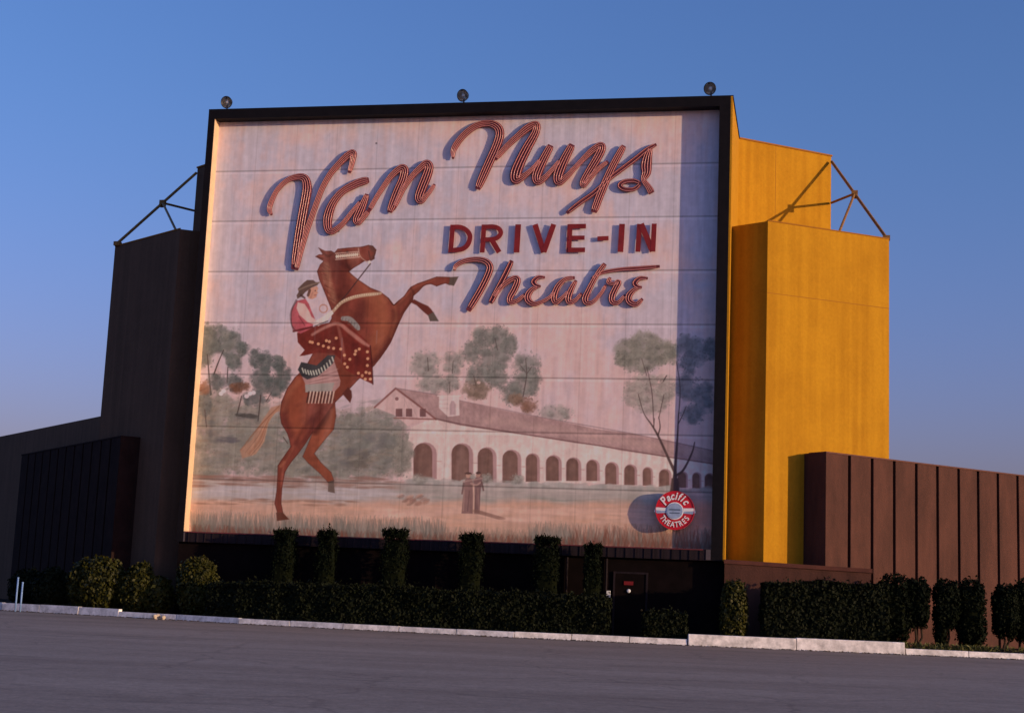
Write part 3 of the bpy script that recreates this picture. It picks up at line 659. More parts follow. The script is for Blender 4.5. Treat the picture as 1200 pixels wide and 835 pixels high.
stroke([(341, 528, 4), (329, 548, 4), (327, 575, 3.5), (326, 598, 4)], C(96, 42, 32), .45, 3); stroke([(345, 522, 3), (333, 545, 2.4), (330, 570, 2)], HL, .3, 2)
stroke([(436, 289, 7), (441, 296, 7), (437, 303, 5)], C(78, 52, 50), .7, 3); dab(407, 295.5, 1.8, 1.4, C(40, 24, 24), .9)
stroke([(461, 352, 3), (464, 372, 4), (458, 394, 3)], C(150, 84, 62), .4, 3)
stroke([(455, 349, 1), (461, 357, 1.4), (466, 353, 1)], C(56, 26, 24), .8, 1)
stroke([(481, 337, 1.5), (485, 345, 3), (478, 357, 2), (470, 368, 1.5)], C(70, 32, 28), .55, 2)
stroke([(398, 296, 2), (404, 300, 3), (406, 309, 3), (411, 316, 2)], C(62, 30, 28), .5, 2.5)
stroke([(376, 293, 1.5), (384, 300, 3), (389, 298, 2)], C(70, 32, 28), .7, 1.2); stroke([(371, 300.6, 1), (378, 303, 2.4)], C(64, 30, 28), .7, 1)
for k_ in range(26):
    yy_ = 306 + k_ * 1.9; xx_ = 379 - 3 * math.sin((yy_ - 300) / 16.0) + (yy_ - 320) * .22 * (yy_ > 320)
    stroke([(xx_ + 1, yy_, 1.2), (xx_ + pr.uniform(5, 12), yy_ + pr.uniform(3, 9), .6)], [C(164, 112, 94), C(96, 50, 42), C(140, 84, 66)][pr.integers(3)], .5, 1)
for _ in range(160):
    x = pr.uniform(328, 468); y = pr.uniform(330, 520); dab(x, y, pr.uniform(3, 8), pr.uniform(2, 5), [HD, HL, HB, C(140, 68, 50)][pr.integers(4)], .14, -.7, 1.3)
stroke([(350, 446, 6), (338, 462, 6), (332, 480, 5)], C(166, 96, 72), .35, 5); stroke([(346, 520, 3), (354, 505, 5), (364, 490, 5)], HD, .35, 4)
stroke([(333, 541, 3), (329, 546, 3.4)], C(166, 100, 78), .4, 2)
stroke([(446, 350, 16), (450, 374, 16), (443, 398, 14)], C(158, 88, 66), .38, 10)
stroke([(420, 340, 10), (436, 348, 10)], C(152, 84, 64), .35, 8)
stroke([(425, 360, 14), (418, 378, 12)], HD, .45, 9)
for a_, b_ in zip(body, body[1:] + body[:1]): stroke([(a_[0], a_[1], 1.6), (b_[0], b_[1], 1.6)], C(58, 26, 24), .5, 1.4, False)
CLIP = None
for a_, b_ in zip(far_hind, far_hind[1:]): stroke([(a_[0], a_[1], 1), (b_[0], b_[1], 1)], C(58, 26, 24), .35, 1, False)
poly([(527, 324.6), (537.4, 324), (532, 334.8), (525, 333.6), (527, 329)], C(84, 68, 64), 1, .9)
poly([(401, 461), (408, 453), (412, 458), (412.5, 465), (410.4, 472), (406, 467)], C(84, 40, 36), 1, .9)
poly([(323.5, 600), (331, 600), (339, 608), (324.5, 610)], C(86, 46, 38), 1, .9)
# bridle, breast strap, reins
for k_ in range(12):
    x = 394.5 + k_ * 2.2; dab(x, 300.5 - k_ * .22, 1.3, 2.4, C(206, 170, 158), .95)
stroke([(393, 297, 1.2), (420, 294.8, 1.2)], C(196, 156, 146), .8); stroke([(393.5, 304, 1.2), (421, 301, 1.2)], C(196, 156, 146), .8)
stroke([(420, 291, 1.2), (422, 300, 1.2), (430, 307, 1.1)], C(176, 130, 118), .8); stroke([(432, 294, 1), (434, 304, 1)], C(60, 36, 36), .8)
dab(433, 307.5, 2, 3, C(206, 180, 176), .8)
stroke([(434, 309, 1.3), (420, 327, 1.3), (406, 345, 1.2), (391, 362, 1.2)], C(58, 38, 40), .9)
stroke([(391, 364, 3.4), (400, 354.5, 3.8), (412, 349, 4), (425, 346, 4), (438, 344.5, 4), (446, 343.5, 3)], C(176, 138, 118), .9)
for k_ in range(20): dab(393 + k_ * 2.6, 361 - 17 * (1 - math.exp(-k_ / 5.0)), .8, 1.2, C(214, 182, 164), .6)
# saddle blanket and saddle
poly([(354, 441), (372, 432), (392, 424), (399, 446), (398, 452), (389, 462), (360, 458), (357, 448)], C(156, 112, 112), 1, .9)
for k_ in range(7): stroke([(362, 444 + k_ * 1.2, .8), (396, 432 + k_ * 2.6, .8)], C(122, 82, 84) if k_ % 2 else C(182, 140, 138), .5)
poly([(357.5, 450.5), (392, 448), (389, 458), (358, 459.5)], C(136, 126, 124), 1, .9)
for k_ in range(8):
    x = 360 + k_ * 3.9; stroke([(x + 2, 459, 1.9), (x - .5, 471, 1.5)], C(58, 34, 34), .85); stroke([(x + 4, 459, 1.6), (x + 1.5, 472, 1.2)], C(196, 160, 148), .9)
poly([(349, 433), (353, 424), (358, 425), (371, 428), (384, 416), (393, 416), (390, 426), (372, 441), (360, 444.5), (354, 441)], C(52, 50, 54), 1, .9)
for k_ in range(12):
    t_ = k_ / 11; x = 355 + 35 * t_; y = 434 + 6.5 * math.sin(t_ * 3.0) - 14 * t_ ** 1.6; stroke([(x - .8, y - 2.6, 1.5), (x + .8, y + 2.2, 1.5)], C(190, 186, 176), .85)
stroke([(402, 373, 5), (410, 374, 6), (418, 382, 6), (420, 385, 4)], C(128, 122, 122), .95)
for k_ in range(6): stroke([(402 + k_ * 3.4, 371 + k_ * 1.8, .8), (401 + k_ * 3.4, 376 + k_ * 2, .8)], C(84, 72, 74), .6)
# rider: chaps / skirt
poly([(348, 390), (360, 386), (372, 381), (395, 376), (404, 377), (414, 385), (425, 395), (434, 404), (436, 428), (437, 450), (424, 444), (405, 433), (399, 421), (391, 414), (372, 413), (356, 416.5), (351, 417), (357, 410), (349, 401)], C(104, 38, 34), 1, .9, .15)
stroke([(366, 392, 3), (380, 384, 3.5), (396, 379, 4), (410, 389, 4.5), (424, 400, 4.5), (432, 405, 3)], C(172, 112, 104), .75, 2)
stroke([(396, 381, 3), (400, 398, 4), (404, 420, 2.5)], C(150, 84, 76), .6, 2); stroke([(384, 400, 6), (372, 404, 5)], C(78, 28, 28), .7, 4); stroke([(415, 405, 8), (420, 425, 7)], C(78, 28, 28), .6, 5)
for x, y in [(363.4, 400.4), (373, 402.8), (379, 405.2), (385, 407), (391, 408), (382.5, 399), (386, 400), (399.3, 408.8), (403.6, 416), (404, 426), (410, 420.8), (416, 414.8), (421, 408.8), (366, 401), (394, 396), (430.5, 412), (431, 420), (430.5, 428), (429, 436), (424.5, 440), (428, 444), (434, 444), (420, 437), (433, 437), (417, 411), (407, 430)]:
    dab(x, y, 2.0, 2.0, C(206, 132, 104), .95)
stroke([(434, 405, 1.4), (436, 428, 1.4), (437, 450, 1.4)], C(60, 24, 26), .8)
# torso, arms, head, hat
stroke([(347, 351, 1), (341, 364, 1), (340.5, 376, 1), (344, 388, 1)], C(60, 30, 34), .6)
poly([(348, 352.5), (358, 350), (362, 356), (365, 364), (369, 373), (366, 384), (352, 391), (343.5, 386), (341, 375), (341.5, 364)], C(168, 74, 84), 1, .9, .1)
poly([(349, 354), (357, 356), (362, 364), (365, 371), (372, 376), (370, 381), (360, 377), (351, 369), (347.5, 361)], C(192, 150, 148), 1, .9); stroke([(348, 352, 1), (342, 364, 1.1), (342, 380, 1.1), (346, 387, 1)], C(70, 36, 40), .8)
stroke([(350, 370, 1), (357, 381, 1)], C(96, 40, 48), .7); stroke([(344, 388, 2.4), (366, 383, 2.4)], C(88, 32, 34), .9)
poly([(366, 378), (378, 371), (389, 363), (391, 367), (384, 375), (373, 382)], C(198, 172, 172), 1, .9); stroke([(369, 382, 1.2), (384, 376, 1.2)], C(70, 60, 64), .8)
for k_ in range(24):
    th = k_ / 24 * 6.283; dab(379 + 4.6 * math.cos(th), 361.5 + 4.6 * math.sin(th), 1, 1, C(166, 104, 92), .7)
poly([(361, 338), (371.5, 335), (373, 338), (371.5, 341), (373, 343), (371, 345), (371, 348), (366, 350.5), (361, 349)], C(182, 122, 108), 1, .9); stroke([(363, 340, 3), (361, 346, 3)], C(70, 44, 42), .8); stroke([(366, 343, 2), (364, 349, 2)], C(150, 92, 82), .5); dab(369.5, 340.5, 1, .8, C(60, 34, 36), .8); stroke([(371, 345.5, .8), (368.5, 345.8, .8)], C(120, 48, 50), .8)
poly([(349, 338), (356, 331), (360, 328), (367, 328), (370, 330.5), (374.5, 330.5), (372, 334), (365, 337), (358, 342), (353, 347.5), (348.5, 350), (347.5, 346), (350, 342)], C(84, 62, 58), 1, .9); stroke([(350, 339.5, 1.8), (362, 334.5, 1.8), (374.5, 330.8, 1.6)], C(120, 96, 86), .8); stroke([(353, 346, 3), (357, 349, 2)], C(62, 40, 40), .8)

# panel joints, run marks, brush grain
zz = Z0 + (Z1 - Z0) / 8.0 * np.arange(1, 8)
for z_ in zz:
    d = np.abs(ZZ - z_ + 0.0) ; IMG *= (1 - 0.20 * ((0.040 - d) / 0.02).clip(0, 1))[..., None]
    IMG *= (1 + 0.05 * ((0.06 - np.abs(ZZ - z_ + 0.09)) / 0.02).clip(0, 1))[..., None]
for u_ in np.arange(U0 + 1.76, U1, 1.76):
    d = np.abs(UU - u_); IMG *= (1 - 0.07 * ((0.03 - d) / 0.02).clip(0, 1))[..., None]
fade = ((nbig * .5 + streak2 * .5 - .5) * 2.5).clip(0, 1)[..., None] * 0.16
IMG = IMG * (1 - fade) + C(186, 160, 160) * fade
g_ = 1 + (streak - 0.5) * 0.13 + (nfine - 0.5) * 0.09 + (streak2 - .5) * .06
IMG *= g_[..., None]
for _ in range(26):
    x = pr.uniform(230, 836); y = pr.uniform(145, 420); stroke([(x, y, 1.4), (x + pr.uniform(-1, 1), y + pr.uniform(6, 30), .5)], C(140, 128, 146), .28, 1.2, False)
for x, y in ((396.6, 271), (400, 187), (412, 189), (441, 168)): dab(x, y, 1.4, 1.2, C(60, 50, 60), .7)
gm = 1 - (IMG.max(-1) - IMG.min(-1))[..., None] / 60           # the greys lean warm
IMG = IMG * (1 + gm.clip(0, 1) * (np.array([1.05, 0.965, 0.97]) - 1))
IMG = IMG.clip(2, 250) / 255
lin = np.where(IMG <= 0.04045, IMG / 12.92, ((IMG + 0.055) / 1.055) ** 2.4)
LIGHT = np.array([0.62, 0.485, 0.54])            # how bright a white board would be in the afternoon light of the sketch
alb = (lin / LIGHT).clip(0.004, 0.85)

me = bpy.data.meshes.new('mural_panel')
bx, by, bz = 0, 0, FB
co = np.stack([UU, np.full_like(UU, MW), ZZ - FB], -1).reshape(-1, 3).astype(np.float32)
me.vertices.add(NU * NZ); me.vertices.foreach_set('co', co.ravel())
idx = np.arange(NU * NZ).reshape(NZ, NU)
q = np.stack([idx[1:, :-1], idx[1:, 1:], idx[:-1, 1:], idx[:-1, :-1]], -1).reshape(-1, 4)
nq = len(q); me.loops.add(nq * 4); me.loops.foreach_set('vertex_index', q.ravel().astype(np.int32))
me.polygons.add(nq); me.polygons.foreach_set('loop_start', np.arange(0, nq * 4, 4, dtype=np.int32))
ca = me.attributes.new('paint', 'FLOAT_COLOR', 'POINT')
rgba = np.concatenate([alb.reshape(-1, 3), np.ones((NU * NZ, 1))], 1).astype(np.float32); ca.data.foreach_set('color', rgba.ravel())
me.update(calc_edges=True)
pm = bpy.data.materials.new('mural_paint'); pm.use_nodes = True; N = pm.node_tree.nodes; L = pm.node_tree.links; b = N['Principled BSDF']
b.inputs['Roughness'].default_value = 0.85; b.inputs['Specular IOR Level'].default_value = 0.1
at = N.new('ShaderNodeAttribute'); at.attribute_name = 'paint'; L.new(at.outputs['Color'], b.inputs['Base Color'])
tc = N.new('ShaderNodeTexCoord'); no = N.new('ShaderNodeTexNoise'); no.inputs['Scale'].default_value = 1.1; no.inputs['Detail'].default_value = 3
mp = N.new('ShaderNodeMapping'); mp.inputs['Scale'].default_value = (3.0, 1, 0.25); L.new(tc.outputs['Object'], mp.inputs['Vector']); L.new(mp.outputs['Vector'], no.inputs['Vector'])
bp = N.new('ShaderNodeBump'); bp.inputs['Strength'].default_value = 0.25; bp.inputs['Distance'].default_value = 0.03; L.new(no.outputs['Fac'], bp.inputs['Height']); L.new(bp.outputs['Normal'], b.inputs['Normal'])
me.materials.append(pm)
mo = bpy.data.objects.new('mural_panel', me); col.objects.link(mo); mo.parent = board

# ------------------------------------------------------------------ raised letters
def ribbon(m, pts, w_front, th, smooth=True, taper=True):
    """flat plate following a pen stroke; pts in sketch units with width"""
    P = cr_spline(pts, 6) if smooth and len(pts) > 2 else [np.array(p, float) for p in pts]
    Q = np.array([[*S2P(p[0], p[1]), p[2] * 0.0348] for p in P]); n = len(Q)
    T = np.gradient(Q[:, :2], axis=0); T /= np.linalg.norm(T, axis=1)[:, None] + 1e-9; Nn = np.stack([-T[:, 1], T[:, 0]], 1)
    hw = Q[:, 2] / 2
    if taper: hw = hw * np.minimum(1, 0.72 + np.minimum(np.arange(n), n - 1 - np.arange(n)) * 0.14)
    A = Q[:, :2] + Nn * hw[:, None]; B = Q[:, :2] - Nn * hw[:, None]
    vs = []; wb = w_front + th
    for a, b_ in zip(A, B): vs += [(a[0], w_front, a[1]), (b_[0], w_front, b_[1]), (b_[0], wb, b_[1]), (a[0], wb, a[1])]
    fs = []
    for i in range(n - 1):
        k_ = i * 4
        for a_, c_ in ((0, 1), (1, 2), (2, 3), (3, 0)): fs.append((k_ + a_, k_ + c_, k_ + 4 + c_, k_ + 4 + a_))
    fs += [(0, 3, 2, 1), (n * 4 - 4, n * 4 - 3, n * 4 - 2, n * 4 - 1)]
    m.add(vs, fs)
    return Q, Nn, hw
def tubes(m, Q, Nn, hw, w, offs, r=0.024):
    n = len(Q)
    for o_ in offs:
        P = Q[:, :2] + Nn * (hw * o_)[:, None]; vs = []; ns = 5
        T = np.gradient(P, axis=0); T /= np.linalg.norm(T, axis=1)[:, None] + 1e-9; N2 = np.stack([-T[:, 1], T[:, 0]], 1)
        s0 = 1; s1 = n - 1
        for i in range(s0, s1):
            for k_ in range(ns):
                th = 2 * math.pi * k_ / ns; vs.append((P[i, 0] + N2[i, 0] * math.cos(th) * r, w + math.sin(th) * r, P[i, 1] + N2[i, 1] * math.cos(th) * r))
        fs = [((i) * ns + k_, (i) * ns + (k_ + 1) % ns, (i + 1) * ns + (k_ + 1) % ns, (i + 1) * ns + k_) for i in range(s1 - s0 - 1) for k_ in range(ns)]
        m.add(vs, fs)
SCRIPT = [
 ('V', [[(319.3,252.6,3.5),(316.5,244,6.5),(324.5,225,6),(336.6,212.5,6.5),(349,208,8),(358,210,10),(360.5,220,12),(359,232,12),(355,254,12),(350.5,282,12),(345.5,316,10)],
        [(348,317,6),(352,300,6.5),(359,275,7),(369,246,7),(378,222,7),(387.5,205,7.5),(398,192.6,8),(408,183,9),(414.5,180.5,9),(413.5,190,7),(410,203.5,5)]]),
 ('a', [[(433,211.5,8),(425,213.5,10),(416,217,10),(402,225,9),(391,238,10),(385,254,12),(385,268,10),(390.5,271.5,8),(402,263,6.5),(414,248,5.5),(424,236,5)],
        [(431,228,6),(427,238,9),(422,250,11),(418.5,258,10),(420.5,261.5,7),(426,256,6.5),(433,247.6,6)]]),
 ('n', [[(433,247.6,6),(443,230,6),(451.7,217,6.5),(460,206,7.5),(470,198,9),(474.5,200,10.5),(472.5,211,11),(467,224,11.5),(461,239,10.5),(457,249.5,7.5)],
        [(461.5,246,6),(473.3,222,6.5),(483.3,207.5,7),(492,198.5,8),(500,192.5,9.5),(503.5,196.5,10.5),(500.5,207,12),(495,221,12),(491.5,232,11),(494,236,8),(500,230,6),(505,224,5),(510,216.5,4)]]),
 ('N', [[(531.4,187,3),(532.5,175,7.5),(543,160,8),(558,148.5,8),(573,145.5,8.5),(583,149.5,10),(586,158,11),(582,172,11),(574,190,11),(566,208,10.5),(560,222.5,8)],
        [(580.4,188,5.5),(593,173.6,7),(607,160.5,8),(620,150,9.5),(629,147,8.5),(627.5,157,10),(618,174,12),(610,190,13),(605,203,14),(605,211,12),(612,208.5,8),(624,199,5.5),(634,187,4.5)]]),
 ('u', [[(646,171,9),(640,182,10),(633,196,11.5),(629,207,11.5),(630.5,213.5,9),(638,209.5,7),(648,199,5.5),(657,188,5)],
        [(671,170,9),(664,183,10.5),(657.5,197,12),(654,208,12),(655.5,214,9.5),(664,208,7),(674,197.4,6),(684.8,186,6.5)]]),
 ('y', [[(674,197,5.5),(684.8,186,6.5),(695,176.5,8),(704,171.5,9),(705,176,10),(699,188,10.5),(690,203,10),(684,214,9),(684.5,217.5,7),(692.7,208,6),(703,197.4,5.5),(713,190,5)],
        [(731.5,171.5,7),(726,181,8.5),(718,196,9),(709.5,214.5,9.5),(702,233,9.5),(696,249.5,9)],
        [(664.5,250.5,5),(679.5,238.5,6),(696.6,226.4,6),(713.8,210.6,5.5),(725.6,201.4,6),(742.7,188.5,6),(758.5,176,5.5),(769.5,170,4)]]),
 ('s', [[(763,174,5),(759.5,183,10),(757.5,194,13),(757.5,203,11),(754.5,211.5,6.5),(759.5,219,7),(764,227,9)],
        [(751,215.5,4),(743,212.6,5),(732,213.5,5.5),(726.5,218,6),(732,222.5,5.5),(743,222.3,5),(751,216,4)]]),
 ('T', [[(532.8,317.5,3),(535,311.5,5),(545.8,306,6),(559.8,304.5,6.5),(570,307,7.5),(574.5,313.5,8.5),(571.5,324,8.5),(563,341,8.5),(549,364.5,8)]]),
 ('h', [[(600.3,305.8,6),(594.5,318,7),(587.9,331,7),(580.5,345,7),(575,355.5,6.5)],
        [(579,349,4),(584.5,341,5),(591.5,333.5,5.5),(602,326.8,6.5),(607,328.5,7.5),(603.5,338.8,8),(598,349,7.5),(598.5,354.5,6),(606.6,352.5,5),(616,345,4)]]),
 ('e', [[(639,325.5,3.5),(631,325.5,5),(625.5,330.5,6.5),(629,335,5),(634,336,3.5)],
        [(631,336.5,4),(624,339.5,6),(619,346,8),(619.5,352.5,8),(626,356.5,6),(635,354,4.5),(644,349,4),(650.5,341.5,3.5)]]),
 ('a', [[(674,325.8,4.5),(663,327.5,5),(654,336,7),(649.5,348,8),(651.5,354.5,6.5),(659,349.5,4.5),(667,341,3.5)],
        [(675.5,329,4.5),(670.5,338,6.5),(666.5,348,8),(667.5,354.5,6.5),(674.5,352,4.5),(682,344,4)]]),
 ('t', [[(709.5,309.5,6),(703.5,317,6),(697,327,6),(690,340.5,7),(686,350.5,8),(688.5,355.5,6.5),(696,353.5,4.5),(705,343.5,4),(710.5,334,3.5)],
        [(693,327,3),(705.4,320.2,4.5),(727,316.2,4.5),(749,314.8,5),(773.5,312.5,4)]]),
 ('r', [[(715.5,325.5,4),(713.5,331,6),(719,333,4),(725,331,7),(721.5,338,7.5),(717.5,347,8),(718,354,7),(724.5,354.8,5),(733,346,3.5)]]),
 ('e', [[(759.5,326.5,3.5),(750,326.5,5),(744,332,6.5),(747.5,336.5,5),(752.5,337,3.5)],
        [(749,337.5,4),(742,341,6),(737,347.5,8),(738,354,7.5),(745.5,357,6),(753.5,350.5,4)]])]
zs_ = 0.0
for li, (ch, strokes) in enumerate(SCRIPT):
    big = li < 7
    mp_ = MB(); mt = MB()
    for k_, s in enumerate(strokes):
        wf = MW - 0.092 - 0.004 * k_ - 0.0013 * (li % 3)
        Q, Nn, hw = ribbon(mp_, s, wf, 0.03)
        big_w = hw.max() > 0.13
        tubes(mt, Q, Nn, hw, wf - 0.022, (-0.74, -0.25, 0.25, 0.74) if (big and big_w) else ((-0.7, 0.0, 0.7) if big_w else (-0.6, 0.6)), 0.013 if big else 0.014)
    for s in strokes[:2]:                                     # stand-off pegs
        p = s[len(s) // 2]; uu, z_ = S2P(p[0], p[1]); mp_.tube((uu, MW - 0.09, z_), (uu, MW + 0.01, z_), 0.02, n=6)
    lo = mp_.build('script_letter', M['letter'], board)
    mt.build('neon_tube', M['tube'], lo, smooth=True)
BLOCK = [
 [[(531.2,264,5.6),(528.6,296.4,5.6)], [(530.6,266.7,5.4),(539,266.7,5.4),(546,269.5,5.6),(550.6,275,5.8),(551,281,5.8),(548,288,5.8),(541.5,292.6,5.6),(529.6,293.7,5.4)]],
 [[(567.8,263.8,5.6),(565.6,296.4,5.6)], [(568,266.5,5.2),(579,266.3,5.2),(585.5,269,5.4),(587.3,274,5.4),(583.5,279,5.4),(577,281,5.2),(567,281.3,5.2)], [(576.5,281,6),(585.5,296.2,6)]],
 [[(607.8,263.6,6.6),(605.8,296.4,6.6)]],
 [[(627.5,263.6,6.4),(637.6,296.2,6.0)], [(649.4,263.4,6.0),(637.8,296.0,6.0)]],
 [[(668.4,263.4,5.8),(666.8,296.2,5.8)], [(666.5,266,5.4),(687,265.6,5.4)], [(666.5,279.4,5),(685.5,279.2,5)], [(666,293.6,5.4),(686,293.4,5.4)]],
 [[(700.5,280.2,5),(713.5,279.6,5)]],
 [[(729.4,263,6.4),(727.4,295.8,6.4)]],
 [[(749.8,263,5.6),(747.8,295.6,5.6)], [(751.5,263,6.6),(765,295,6.6)], [(767,262.8,5.6),(765.4,295.4,5.6)]]]
for li, strokes in enumerate(BLOCK):
    mp_ = MB()
    for k_, s in enumerate(strokes): ribbon(mp_, s, MW - 0.098 - 0.005 * k_, 0.02, smooth=True, taper=False)
    p = strokes[0][0]; uu, z_ = S2P((strokes[0][0][0] + strokes[0][1][0]) / 2, (strokes[0][0][1] + strokes[0][1][1]) / 2)
    mp_.tube((uu, MW - 0.09, z_), (uu, MW + 0.01, z_), 0.02, n=6)
    mp_.build('hyphen' if li == 5 else 'block_letter', M['block'], board)

# ------------------------------------------------------------------ round company sign
RS = 0.735; SU, SZ, SW = 9.06, 4.90, 0.17
rs = thing('round_sign', 'red and white round theatre company sign at the lower right of the mural', 'sign', (SU, MW, SZ))
def disc(m, r, w0, w1, n=48):
    m.lathe((SU, w1, SZ), (0, -1, 0), [(0, 0.0001), (0, r), (w1 - w0, r), (w1 - w0, 0.0001)], n)
m = MB(); disc(m, RS, SW - 0.06, SW + 0.06); m.build('sign_disc', M['sign_red'], rs)
m = MB(); m.lathe((SU, SW - 0.061, SZ), (0, -1, 0), [(0, RS), (0.02, RS), (0.02, RS - .02), (0, RS - .02)], 48); m.build('sign_rim', M['sign_red'], rs)
for a_ in (0.3, 2.8, -0.5, -2.6):
    m = MB(); m.tube((SU + .4 * math.cos(a_), SW + .05, SZ + .35 * math.sin(a_)), (SU + .4 * math.cos(a_), MW, SZ + .35 * math.sin(a_)), 0.025); m.build('mount_rod', M['lamp_black'], rs)
m = MB(); m.add([(SU + x, SW - 0.075, SZ + z) for x, z in [(-.78, -.07), (-.66, -.13), (-.3, -.10), (.3, -.10), (.66, -.13), (.78, -.07), (.76, .03), (.70, .10), (.3, .09), (-.3, .09), (-.70, .10), (-.76, .03)]]
      + [(SU + x, SW - 0.0605, SZ + z) for x, z in [(-.78, -.07), (-.66, -.13), (-.3, -.10), (.3, -.10), (.66, -.13), (.78, -.07), (.76, .03), (.70, .10), (.3, .09), (-.3, .09), (-.70, .10), (-.76, .03)]],
      [tuple(range(12)), tuple(range(23, 11, -1))] + [(i, (i + 1) % 12, 12 + (i + 1) % 12, 12 + i) for i in range(12)])
m.build('centre_band', M['sign_blue'], rs)
m = MB(); m.lathe((SU, SW - 0.0755, SZ - .02), (0, -1, 0), [(0, 0.0001), (0, .33), (0.015, .33), (0.015, .0001)], 32); m.build('centre_ring', M['sign_white'], rs)
m = MB(); m.lathe((SU, SW - 0.0908, SZ - .02), (0, -1, 0), [(0, 0.0001), (0, .295), (0.012, .295), (0.012, .0001)], 32); m.build('centre_globe', M['sign_blue'], rs)
m = MB(); m.box(SU - .21, SU + .21, SW - .108, SW - .1032, SZ + .0, SZ + .05)
m.box(SU - .19, SU + .19, SW - .108, SW - .1032, SZ - .12, SZ - .08); m.build('globe_band', M['sign_grey'], rs)
for s_ in (-1, 1):
    m = MB(); m.add([(SU + s_ * a_, SW - 0.079, SZ + z) for a_, z in ((.34, .085), (.74, .095), (.74, -.01), (.34, -.03))], [(0, 1, 2, 3)])
    m.build('band_stripe', M['sign_white'], rs)
def glyph(ch, size, cx, cz, rot, shear, sx, name, ofs=0.004):
    cu = bpy.data.curves.new('glyph', 'FONT'); cu.body = ch; cu.size = size; cu.extrude = 0.006; cu.align_x = 'CENTER'; cu.align_y = 'CENTER'; cu.shear = shear; cu.offset = ofs
    tmp = bpy.data.objects.new('glyph', cu); col.objects.link(tmp)
    bpy.context.view_layer.update(); dg = bpy.context.evaluated_depsgraph_get()
    me_ = bpy.data.meshes.new_from_object(tmp.evaluated_get(dg)); bpy.data.objects.remove(tmp); bpy.data.curves.remove(cu)
    T = Matrix.Translation((cx - SU, SW - 0.07 - MW, cz - SZ)) @ Matrix.Rotation(R(90), 4, 'X') @ Matrix.Rotation(rot, 4, 'Z') @ Matrix.Diagonal((sx, 1, 1, 1))
    me_.transform(T); me_.materials.clear(); me_.materials.append(M['sign_white']); me_.name = name
    ob = bpy.data.objects.new(name, me_); col.objects.link(ob); ob.parent = rs; return ob
for i, ch in enumerate('Pacific'):
    a_ = R(144 - [0, 23, 41, 57, 71, 86, 106][i]); r_ = 0.525
    glyph(ch, 0.46 if i == 0 else 0.40, SU + r_ * math.cos(a_), SZ + r_ * math.sin(a_) + .01, a_ - R(90), 0.25, 0.8, 'sign_letter', 0.012)
for i, ch in enumerate('THEATRES'):
    a_ = R(212 + i * 16.6); r_ = 0.54
    glyph(ch, 0.29, SU + r_ * math.cos(a_), SZ + r_ * math.sin(a_), a_ + R(90), 0.0, 0.78, 'sign_letter', 0.006)

# ------------------------------------------------------------------ floodlights on the top rail
lab = ['small black floodlight on the top left corner of the billboard frame', 'small black floodlight at the middle of the billboard top edge, pale glass',
       'small black floodlight near the top right corner of the billboard frame']
for i, u in enumerate((-10.26, 0.045, 10.10)):
    f = thing('floodlight', lab[i], 'floodlight', (u, 0.2, TOP + .06), 'floodlights along the top of the billboard')
    z = TOP + .06; tilt = (-0.30, -1.0, -0.28) if i else (-.05, -1, -.35)
    m = MB(); m.tube((u, 0.2, z), (u, 0.2, z + .2), 0.035); m.box(u - .09, u + .09, .1, .3, z, z + .02); m.build('post', M['lamp_black'], f)
    c = (u, 0.2 + .08, z + .38)
    m = MB(); m.lathe(c, tilt, [(-.22, .0001), (-.21, .07), (-.15, .12), (-.05, .18), (.08, .23), (.16, .25), (.175, .262), (.19, .25), (.165, .235)], 24); m.build('lamp_housing', M['lamp_black'], f, smooth=True)
    m = MB(); m.lathe(c, tilt, [(.165, .235), (.08, .21), (0.0, .16), (-.05, .08), (-.06, .0001)], 24); m.build('reflector', M['lamp_glass'], f, smooth=True)
    m = MB(); m.lathe(c, tilt, [(-.05, .03), (.03, .05), (.09, .085), (.13, .07), (.15, .0001)], 16); m.build('bulb', M['bulb'], f, smooth=True)

# ------------------------------------------------------------------ ribbed brown walls on both sides
def ribbed(p, q, back, ts, z1, label, group, mt='brown'):
    p = np.array(p, float); q = np.array(q, float); d = (q - p); Ln = np.linalg.norm(d); d /= Ln; nn = np.array([d[1], -d[0]])
    if nn[1] > 0: nn = -nn
    mid = (p + q) / 2
    t = thing('ribbed_wall', label, 'wall', (mid[0], mid[1], 0), group)
    def quad(a0, a1, o0, o1, z0, z1_, name, mt_, par=t, bev=0.0):
        A = p + d * a0 + nn * o0; B = p + d * a1 + nn * o0; C_ = p + d * a1 + nn * o1; D = p + d * a0 + nn * o1
        P = [tuple(A), tuple(B), tuple(C_), tuple(D)]
        m = MB(); m.prism(P, z0, z1_); return m.build(name, mt_, par, bevel=bev)
    quad(0.02, Ln, -0.9, -0.25, 0, z1 - .03, 'backing_wall', M['groove'])
    ts = [0] + ts
    for a, b_ in zip(ts, ts[1:]):
        if a >= Ln: break
        quad(a + (0.075 if a else 0), min(b_ - 0.075, Ln), -0.249, 0.0, 0, z1 - .06, 'wall_panel', M[mt], bev=0.02)
    quad(-0.01, Ln, -0.9, 0.015, z1 - .057, z1, 'wall_cap', M['brown_cap'] if mt == 'brown' else M[mt])
    bk = np.array(back, float); A = p - nn * 0.02 + d * .01; w_ = bk - p
    # return wall from the front corner to the tower
    e = w_ / np.linalg.norm(w_); m = MB(); f1 = p - nn * 0.9
    P = [tuple(p - d * 0.004 - nn * .01), tuple(f1 + e * 0.1), tuple(bk + e * .5), tuple(bk)]
    m.prism(P, 0, z1 - .02); m.build('return_wall', M[mt], t)
    return t
dR = math.hypot(20.8 - 14.65, 6.6 - .5)
gs = [1.245, 2.475, 3.70, 4.95, 6.18, 7.44, 8.62, 9.85, 11.1, 12.3, 13.5, 14.8, 16.1, 17.4]
